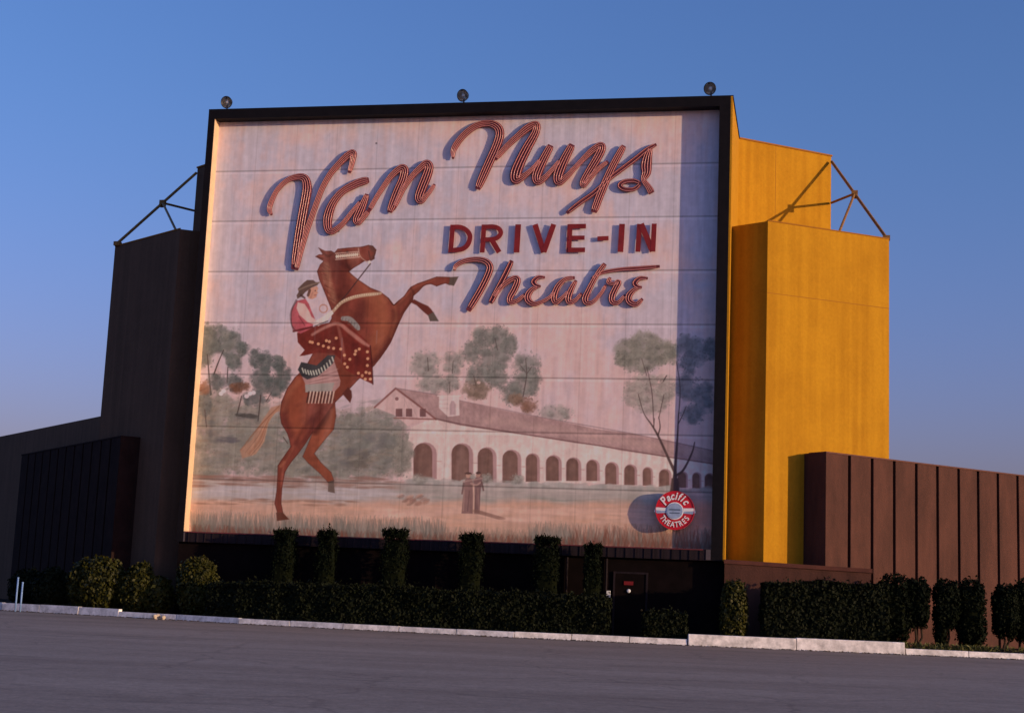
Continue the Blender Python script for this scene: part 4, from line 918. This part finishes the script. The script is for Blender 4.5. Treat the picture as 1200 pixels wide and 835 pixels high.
ribbed((14.65, 0.5), (25.0, 10.75), (13.93, 1.32), gs, 7.3, 'tall brown ribbed wall of vertical panels right of the yellow wing', 'ribbed walls beside the tower')
ribbed((-14.35, 1.2), (-24.85, 11.6), (-13.6, 2.0), gs, 7.42, 'tall ribbed wall in deep shadow at the far left of the billboard', 'ribbed walls beside the tower', 'brown_shaded')
# yellow wall beyond on the left, shade put into its colour
t = thing('boundary_wall', 'plain yellow wall with shade in its colour rising behind the left ribbed wall', 'wall', (-22, 9.5, 0))
m = MB(); p, q = (-16.3, 4.9), (-31, 18.6); m.prism([q, p, (-15.9, 5.4), (-30.6, 19.1)], 0, [8.85, 8.85, 8.85, 8.85]); m.build('wall_panel', M['yellow_shaded'], t)
# low brown parapet in front of the right wing
t = thing('low_wall', 'low brown wall with a flat cap running from billboard base to ribbed wall', 'wall', (13.6, 0, 0))
P = [(10.98, -0.22), (16.3, 0.35), (16.3, 1.9), (16.1, 1.9), (16.1, 0.75), (10.98, 0.18)]
m = MB(); m.prism(P, 0, [2.97, 2.83, 2.83, 2.83, 2.83, 2.97]); m.build('wall_face', M['brown'], t)
P = [(10.96, -0.27), (16.35, 0.30), (16.35, 2.0), (16.1, 2.0), (16.1, 0.78), (10.96, 0.24)]
m = MB(); m.prism(P, 2.8, 2.8); m = MB()
za = [3.12, 2.98, 2.98, 2.98, 2.98, 3.12]; zb = [2.973, 2.833, 2.833, 2.833, 2.833, 2.973]
vs = [(a[0], a[1], b_) for a, b_ in zip(P, zb)] + [(a[0], a[1], b_) for a, b_ in zip(P, za)]
m.add(vs, [tuple(range(5, -1, -1)), tuple(range(6, 12))] + [(i, (i + 1) % 6, 6 + (i + 1) % 6, 6 + i) for i in range(6)]); m.build('wall_cap', M['brown_cap'], t)
m = MB(); m.prism([(11.0, 0.26), (13.0, 0.46), (14.6, 1.6), (12.0, 1.3)], 0, 2.9); m.build('deck_fill', M['roof'], t)

# ------------------------------------------------------------------ planting
def leaves(P, Nrm, size, elong=1.5):
    """small rhombic leaves at points P, roughly facing Nrm"""
    n = len(P); r = rng.normal(size=(n, 3)); d = Nrm + r * 0.75; d /= np.linalg.norm(d, axis=1)[:, None]
    a = np.cross(d, rng.normal(size=(n, 3)) + np.array([0, 0, 1.2])); a /= np.linalg.norm(a, axis=1)[:, None] + 1e-9; b = np.cross(d, a)
    s = (size * rng.uniform(.6, 1.35, n))[:, None]
    V = np.stack([P - a * s * .5, P + b * s * elong * .5 , P + a * s * .5, P - b * s * elong * .5], 1).reshape(-1, 3)
    F = np.arange(n * 4).reshape(n, 4); return V, F
def plant_mesh(name, V, F, mats, parent, core=None):
    me_ = bpy.data.meshes.new(name); b = org(parent)
    v = V - b; f = F.tolist(); mi = [0] * len(f); vv = v.tolist()
    if core is not None:
        cv, cf = core; k_ = len(vv); vv += (np.array(cv) - b).tolist(); f += [tuple(i + k_ for i in q_) for q_ in cf]; mi += [1] * len(cf)
    me_.from_pydata(vv, [], f); [me_.materials.append(x) for x in mats]; me_.polygons.foreach_set('material_index', mi); me_.update()
    o = bpy.data.objects.new(name, me_); col.objects.link(o); o.parent = parent; return o
def bump3(P, s, seed):
    r = np.random.default_rng(seed); t_ = 0
    for k_ in range(5):
        kv = r.normal(size=3) * s * (1 + k_ * .6); t_ = t_ + np.sin(P @ kv + r.uniform(0, 6.28)) / (1 + k_ * .5)
    return t_ / 3.0
def hedge_box(label, path, thick, ztop, n, name='clipped_hedge', z0=0.2, size=0.075, m_='foliage', seed=1, group=None, taper=0.0, rough=.11):
    """clipped hedge along a path; ztop is a number or one per path point"""
    path = np.array(path, float); seg = np.linalg.norm(np.diff(path, axis=0), axis=1); cs = np.concatenate([[0], np.cumsum(seg)]); Ltot = cs[-1]
    zt = np.array(ztop if isinstance(ztop, (list, tuple)) else [ztop] * len(path), float)
    base = path.mean(0); root = thing(name, label, 'hedge', (base[0], base[1], z0), group)
    def at(s): 
        return np.stack([np.interp(s, cs, path[:, 0]), np.interp(s, cs, path[:, 1])], -1)
    h = zt.mean() - z0; aF = Ltot * h; aT = Ltot * thick; aE = thick * h; tot = 2 * aF + aT + 2 * aE
    def samp(cnt, kind):
        s = rng.uniform(0, Ltot, cnt); o_ = rng.uniform(-.5, .5, cnt) * thick; z = rng.uniform(0, 1, cnt)
        nr = np.zeros((cnt, 3))
        if kind == 'f': o_[:] = -thick / 2; nr[:, 1] = -1
        if kind == 'b': o_[:] = thick / 2; nr[:, 1] = 1
        if kind == 't': z[:] = 1; nr[:, 2] = 1
        if kind == 'l': s[:] = 0; nr[:, 0] = -1
        if kind == 'r': s[:] = Ltot; nr[:, 0] = 1
        c = at(s); e = at(np.clip(s + .05, 0, Ltot)) - at(np.clip(s - .05, 0, Ltot)); e /= np.linalg.norm(e, axis=1)[:, None]
        zz_ = np.interp(s, cs, zt); P = np.stack([c[:, 0] - e[:, 1] * o_, c[:, 1] + e[:, 0] * o_, z0 + z * (zz_ - z0)], -1)
        P += nr * (bump3(P, 1.8, seed)[:, None] * rough + bump3(P, 6.0, seed + 3)[:, None] * rough * .5 + rng.normal(size=(cnt, 1)) * .03 - .01)
        # rounded upper arrises
        return P, nr
    Ps = []; Ns = []
    for kd, ar in (('f', aF), ('b', aF * .4), ('t', aT * 1.4), ('l', aE), ('r', aE)):
        P, q_ = samp(int(n * ar / tot) + 20, kd); Ps.append(P); Ns.append(q_)
    P = np.concatenate(Ps); Nn = np.concatenate(Ns); V, F = leaves(P, Nn, size)
    # stray shoots on top
    k_ = max(8, int(Ltot * 34)); P2, q2 = samp(k_, 't'); P2[:, 2] += np.abs(rng.normal(size=k_)) * .10; q2 = rng.normal(size=(k_, 3)); V2, F2 = leaves(P2, q2, size * .9, 2.2); F2 = F2 + len(V); V = np.concatenate([V, V2]); F = np.concatenate([F, F2])
    cv = []; cf = []; ins = 0.10; ns = max(2, int(Ltot / .5)); ss = np.linspace(ins, Ltot - ins, ns)
    for s in ss:
        c = at(np.array([s]))[0]; e = (at(np.array([min(s + .05, Ltot)])) - at(np.array([max(s - .05, 0)])))[0]; e /= np.linalg.norm(e); z_ = np.interp(s, cs, zt) - ins
        for o_, zc in ((-(thick / 2 - ins), 0.05), ((thick / 2 - ins), 0.05), ((thick / 2 - ins), z_), (-(thick / 2 - ins), z_)): cv.append((c[0] - e[1] * o_, c[1] + e[0] * o_, zc))
    for i in range(ns - 1):
        for a, b_ in ((0, 1), (1, 2), (2, 3), (3, 0)): cf.append((i * 4 + a, i * 4 + b_, i * 4 + 4 + b_, i * 4 + 4 + a))
    cf += [(0, 3, 2, 1), (ns * 4 - 4, ns * 4 - 3, ns * 4 - 2, ns * 4 - 1)]
    plant_mesh('foliage', V, F, [M[m_], M['core']], root, (cv, cf)); return root
def blob(c, r, n, size, seed, zr=None, lean=(0, 0), sq=1.0, noisy=.17):
    """leaves and added dark light-blocking core for a rounded or upright mass; r = (ru, rw, rz)"""
    q_ = rng.normal(size=(n, 3)); q_ /= np.linalg.norm(q_, axis=1)[:, None]
    q2 = np.sign(q_) * np.abs(q_) ** sq
    P = q2 * np.array(r) * (1 + bump3(q_ * 1.0, 3.0, seed)[:, None] * noisy + rng.normal(size=(n, 1)) * .07 - .02) + np.array(c)
    V, F = leaves(P, q_, size)
    cv = []; cf = []; na, nb = 12, 7
    for j in range(nb + 1):
        ph = math.pi * j / nb
        for i in range(na):
            th = 2 * math.pi * i / na; v = np.array([math.sin(ph) * math.cos(th), math.sin(ph) * math.sin(th), math.cos(ph)])
            v2 = np.sign(v) * np.abs(v) ** sq; cv.append(tuple(v2 * np.array(r) * .84 + np.array(c)))
    for j in range(nb):
        for i in range(na): cf.append((j * na + i, j * na + (i + 1) % na, (j + 1) * na + (i + 1) % na, (j + 1) * na + i))
    return V, F, cv, cf
def join(parts):
    V = []; F = []; cv = []; cf = []; k_ = 0; kc = 0
    for a, b_, c, d in parts:
        V.append(a); F.append(b_ + k_); k_ += len(a); cf += [tuple(i + kc for i in q_) for q_ in d]; cv += list(c); kc += len(c)
    return np.concatenate(V), np.concatenate(F), cv, cf
def shrub(label, blobs, name='shrub', m_='foliage', trunks=(), cat='shrub', group=None, base=None):
    b = base or (blobs[0][0][0], blobs[0][0][1], 0.17); root = thing(name, label, cat, b, group)
    V, F, cv, cf = join([blob(*a) for a in blobs]); plant_mesh('foliage', V, F, [M[m_], M['core']], root, (cv, cf))
    for tr in trunks:
        m = MB()
        for i in range(len(tr) - 1):
            (a, ra), (b_, rb) = tr[i], tr[i + 1]; m.tube(a, b_, ra, rb, 7)
        m.build('trunk', M['bark'], root)
    return root

hedge_box('long dark clipped hedge along the kerb below the billboard', [(-8.5, -1.55), (-6.6, -2.05), (-3, -2.55), (3.4, -2.8), (7.02, -2.7)], 1.0, [1.42, 1.5, 1.55, 1.5, 1.52], 34000, seed=3)
shrub('small rounded shrub rising just above the long hedge top', [((4.5, -2.55, 1.35), (0.62, .42, .34), 1200, .07, 8)], base=(4.5, -2.55, .17), trunks=[[((4.5, -2.55, .1), .04), ((4.5, -2.55, 1.2), .03)]])
hedge_box('short low hedge in front of the door, behind the kerb', [(8.3, -2.35), (9.8, -2.3)], 0.8, 1.05, 4200, seed=5)
hedge_box('square dark hedge block in front of the low brown wall', [(12.45, -1.75), (16.75, -0.95)], 0.95, [2.27, 2.36], 15000, seed=9, size=.085, rough=.10)
# upright conifers against the base wall
cu = [(-6.07, .46, 3.50), (-4.33, .36, 3.52), (-1.6, .50, 3.68), (1.42, .46, 3.60), (4.38, .50, 3.58), (6.12, .33, 3.36)]
cl = ['leftmost of the tall dark cypresses under the billboard', 'slim dark cypress, second from the left under the billboard', 'tall dark cypress with spiky top, third from the left under the billboard',
      'tall dark cypress under the mural arcade, fourth from the left', 'tall dark cypress left of the downpipes, fifth from the left', 'slim shorter cypress nearest to the door']
for (u, r_, zt), lb in zip(cu, cl):
    c = (u, -0.75, .2 + (zt - .2) / 2)
    shrub(lb, [(c, (r_, .42, (zt - .2) / 2), 3800, .06, int(u * 10) + 90, None, (0, 0), .62, .24)], 'cypress', 'foliage_dark', cat='cypress', group='cypresses against the base wall', base=(u, -.75, .17),
          trunks=[[((u, -.75, .1), .06), ((u, -.75, 1.2), .04)]])
    # spiky top
    root = [o for o in bpy.data.objects if o.name.startswith('cypress') and o.parent is None][-1]
    k_ = 420; P = np.stack([u + rng.uniform(-r_, r_, k_) * .95, -.75 + rng.uniform(-.3, .3, k_), zt + rng.uniform(-.2, .12, k_) * rng.uniform(.3, 1.6, k_)], -1)
    V, F = leaves(P, rng.normal(size=(k_, 3)) * np.array([1, 1, .1]), .05, 5.5); plant_mesh('top_shoots', V, F, [M['foliage_dark']], root)
shrub('egg-shaped shrub lit on its right side, beside the raised kerb start', [((11.42, -1.85, 1.28), (.46, .42, 1.06), 4200, .085, 31, None, (0, 0), .8)], m_='foliage_sunlit', trunks=[[((11.42, -1.85, .1), .05), ((11.42, -1.85, 1), .04)]])
shrub('rounded golden-lit shrub at the left end of the long hedge', [((-9.55, -0.85, 1.30), (.78, .55, 1.03), 5200, .085, 37, None, (0, 0), .85), ((-9.1, -0.9, .75), (.5, .45, .6), 1200, .08, 38)], m_='foliage_sunlit', trunks=[[((-9.55, -.85, .1), .05), ((-9.55, -.85, 1), .04)]])
shrub('broad leafy shrub with sunlit upper leaves at the far left', [((-13.9, -0.35, 1.25), (.95, .6, 1.05), 4200, .10, 41), ((-14.7, -0.2, 1.2), (.7, .5, .95), 2400, .10, 42)], m_='foliage_sunlit', trunks=[[((-13.9, -.35, .1), .05), ((-13.9, -.35, 1), .04)]])
shrub('leafy shrub between the far left bush and the rounded golden-lit one', [((-12.2, -0.5, 1.1), (.75, .5, .95), 3200, .10, 44), ((-11.3, -.55, .9), (.6, .45, .75), 2000, .10, 45)], m_='foliage_sunlit', trunks=[[((-12.2, -.5, .1), .05), ((-12.2, -.5, 1), .04)]])
shrub('low dark shrub at the left picture edge before the shaded wall', [((-16.4, 0.35, .95), (.8, .5, .8), 2600, .09, 47), ((-18.0, 1.2, .95), (.8, .5, .75), 2400, .09, 48)], m_='foliage', trunks=[[((-16.4, .35, .1), .05), ((-16.4, .35, 1), .04)]])
# clipped small trees with bare stems right of the hedge block
def lolly(u, w, ru, zt, zb, label, seed, bend=0.12, extra=()):
    c = (u, w, (zt + zb) / 2); bl = [(c, (ru, .45, (zt - zb) / 2), 3600, .075, seed, None, (0, 0), .7, .16)] + list(extra)
    tr = [[((u - .12, w, .1), .055), ((u - .02, w, .55), .045), ((u - .1, w, zb + .35), .04)], [((u - .08, w + .05, .1), .05), ((u + bend, w, .6), .04), ((u + bend * .6, w, zb + .4), .035)]]
    shrub(label, bl, 'clipped_tree', 'foliage_dark', tr, 'tree', 'small clipped trees along the ribbed wall', base=(u, w, .17))
lolly(17.05, -0.75, .56, 2.66, .35, 'wide dark clipped tree next to the hedge block', 51, .1, [((16.75, -.75, 1.2), (.42, .4, 1.0), 1400, .075, 52)])
lolly(17.86, -0.6, .42, 2.62, .95, 'narrow clipped tree with forked bare stems, second beyond the hedge block', 53, .18)
lolly(18.88, -0.45, .44, 2.60, .95, 'clipped tree narrowing to thick bare stems, third beyond the hedge block', 55, .10, [((18.7, -.45, .9), (.26, .3, .75), 900, .07, 56)])
lolly(19.75, -0.3, .50, 2.68, .30, 'dense clipped tree, fourth beyond the hedge block', 57)
lolly(20.95, -0.1, .46, 2.50, .75, 'dense clipped tree near the right picture edge, fifth beyond the hedge block', 58)
lolly(21.75, 0.1, .50, 2.7, .6, 'clipped tree at the right picture edge, last of the row', 59)

# low weeds poking over the kerb on the right
n = 900; uu = np.concatenate([rng.uniform(15.2, 22, n // 2), rng.uniform(17.2, 20.5, n // 2)]); P = np.stack([uu, np.array([front_w(x) for x in uu]) + rng.uniform(.35, .8, len(uu)), rng.uniform(.2, .40, len(uu))], -1)
V, F = leaves(P, rng.normal(size=(len(P), 3)) * np.array([1, 1, .15]), .035, 6.0)
me_ = bpy.data.meshes.new('weeds'); me_.from_pydata([tuple(W(*v)) for v in V], [], F.tolist()); me_.materials.append(M['grass']); o = bpy.data.objects.new('weeds', me_); col.objects.link(o)
tag(o, 'thin grass and weeds growing behind the kerb at right', 'weeds', kind='stuff')

n = 2600; uu = rng.uniform(-20, 22, n); P = np.stack([uu, np.array([front_w(x) for x in uu]) - np.abs(rng.normal(size=n)) * .16 - .03, np.full(n, .008) + rng.uniform(0, .012, n)], -1)
V, F = leaves(P, np.array([[0, 0, 2.2]] * n), .05, 1.5)
me_ = bpy.data.meshes.new('leaf_litter'); me_.from_pydata([tuple(W(*v)) for v in V], [], F.tolist()); me_.materials.append(mat('dead_leaf', (0.07, 0.05, 0.03), .9, noise=.5, nscale=5)); o = bpy.data.objects.new('leaf_litter', me_); col.objects.link(o)
tag(o, 'scattered dead leaves and grit in the gutter along the kerb', 'leaves', kind='stuff')

# white pipe posts far left, blue shade in their colour, pale rocks on the kerb
for k_, (du, lb) in enumerate(((0.0, 'tall thin white pipe post with blue shade in its colour at the left picture edge'), (.22, 'shorter thin white pipe post with blue shade in its colour right beside the taller one'))):
    u, w = -17.35 + du, -0.75
    t = thing('pipe_post', lb, 'post', (u, w, 0), 'pipe posts at the left edge')
    h_ = 1.33 if k_ == 0 else 1.15
    m = MB(); m.tube((u, w, 0), (u, w, h_), .035, n=10); m.build('pipe', M['post_shaded'], t, smooth=True)
    m = MB(); m.lathe((u, w, h_), (0, 0, 1), [(-.002, .04), (.03, .04), (.045, .025), (.05, .0001)], 12); m.build('cap', M['post_shaded'], t)
for k_, (u, w, s, lb) in enumerate(((-10.68, -1.95, .15, 'larger pale rock by the kerb corner at left'), (-10.38, -2.02, .11, 'smaller pale rock just right of the larger one'))):
    bm = bmesh.new(); bmesh.ops.create_icosphere(bm, subdivisions=3, radius=s)
    for v in bm.verts: v.co *= 1 + .22 * math.sin(v.co.x * 23 + k_) * math.cos(v.co.y * 19) + .1 * math.sin(v.co.z * 31); v.co.z *= .75; v.co.z += s * .68
    me_ = bpy.data.meshes.new('rock'); bm.to_mesh(me_); bm.free(); me_.materials.append(M['rock']); o = bpy.data.objects.new('rock', me_); col.objects.link(o); o.location = W(u, w, 0)
    o.rotation_euler = (0, 0, k_); tag(o, lb, 'rock', 'pale rocks by the kerb')

for o in bpy.data.objects:
    if '_b' in o.keys(): del o['_b']

# ------------------------------------------------------------------ sun and sky
AZ, EL = R(-30), R(7.0)
sd = Vector((math.cos(EL) * math.cos(AZ), math.cos(EL) * math.sin(AZ), math.sin(EL)))
sl = bpy.data.lights.new('sun', 'SUN'); sl.energy = 2.8; sl.angle = R(0.5); sl.color = (1.0, 0.70, 0.42)
so = bpy.data.objects.new('sun', sl); col.objects.link(so); so.rotation_euler = sd.to_track_quat('Z', 'Y').to_euler(); so.location = (40, -30, 40)
world = bpy.data.worlds.new('World'); scene.world = world; world.use_nodes = True
wn = world.node_tree.nodes; wl = world.node_tree.links; bg = wn['Background']
sky = wn.new('ShaderNodeTexSky'); sky.sky_type = 'NISHITA'; sky.sun_disc = False; sky.sun_elevation = EL; sky.sun_rotation = math.atan2(sd.x, sd.y)
sky.altitude = 200; sky.air_density = 1.3; sky.dust_density = 2.4; sky.ozone_density = 3.2
tint = wn.new('ShaderNodeMix'); tint.data_type = 'RGBA'; tint.blend_type = 'MULTIPLY'; tint.inputs['Factor'].default_value = 1
tcw = wn.new('ShaderNodeTexCoord'); sx = wn.new('ShaderNodeSeparateXYZ'); wl.new(tcw.outputs['Generated'], sx.inputs['Vector'])
mrw = wn.new('ShaderNodeMapRange'); mrw.inputs['From Min'].default_value = 0.0; mrw.inputs['From Max'].default_value = 0.36; mrw.interpolation_type = 'SMOOTHSTEP'; wl.new(sx.outputs['Z'], mrw.inputs['Value'])
tmx = wn.new('ShaderNodeMix'); tmx.data_type = 'RGBA'; tmx.inputs['A'].default_value = (0.90, 0.66, 1.34, 1); tmx.inputs['B'].default_value = (0.72, 0.79, 1.26, 1)   # film balance, rosier air low down
wl.new(mrw.outputs['Result'], tmx.inputs['Factor']); wl.new(tmx.outputs['Result'], tint.inputs['B'])
wl.new(sky.outputs['Color'], tint.inputs['A']); wl.new(tint.outputs['Result'], bg.inputs['Color']); bg.inputs['Strength'].default_value = 0.15

# ------------------------------------------------------------------ camera
p, r = R(9.1), R(2.37)
R0 = Vector((1, 0, 0)); Up = Vector((0, -math.sin(p), math.cos(p))); Fw = Vector((0, math.cos(p), math.sin(p)))
Rt = R0 * math.cos(r) + Up * math.sin(r); U_ = -R0 * math.sin(r) + Up * math.cos(r)
cam = bpy.data.cameras.new('camera'); cam.lens = 51.6; cam.sensor_width = 36; cam.clip_end = 5000; cam.clip_start = 0.1
co_ = bpy.data.objects.new('camera', cam); col.objects.link(co_)
co_.matrix_world = Matrix(((Rt.x, U_.x, -Fw.x, 0), (Rt.y, U_.y, -Fw.y, 0), (Rt.z, U_.z, -Fw.z, 1.6), (0, 0, 0, 1)))
scene.camera = co_
vs = scene.view_settings; vs.view_transform = 'Standard'; vs.look = 'None'; vs.gamma = 1; vs.use_curve_mapping = False; vs.exposure = 0.5
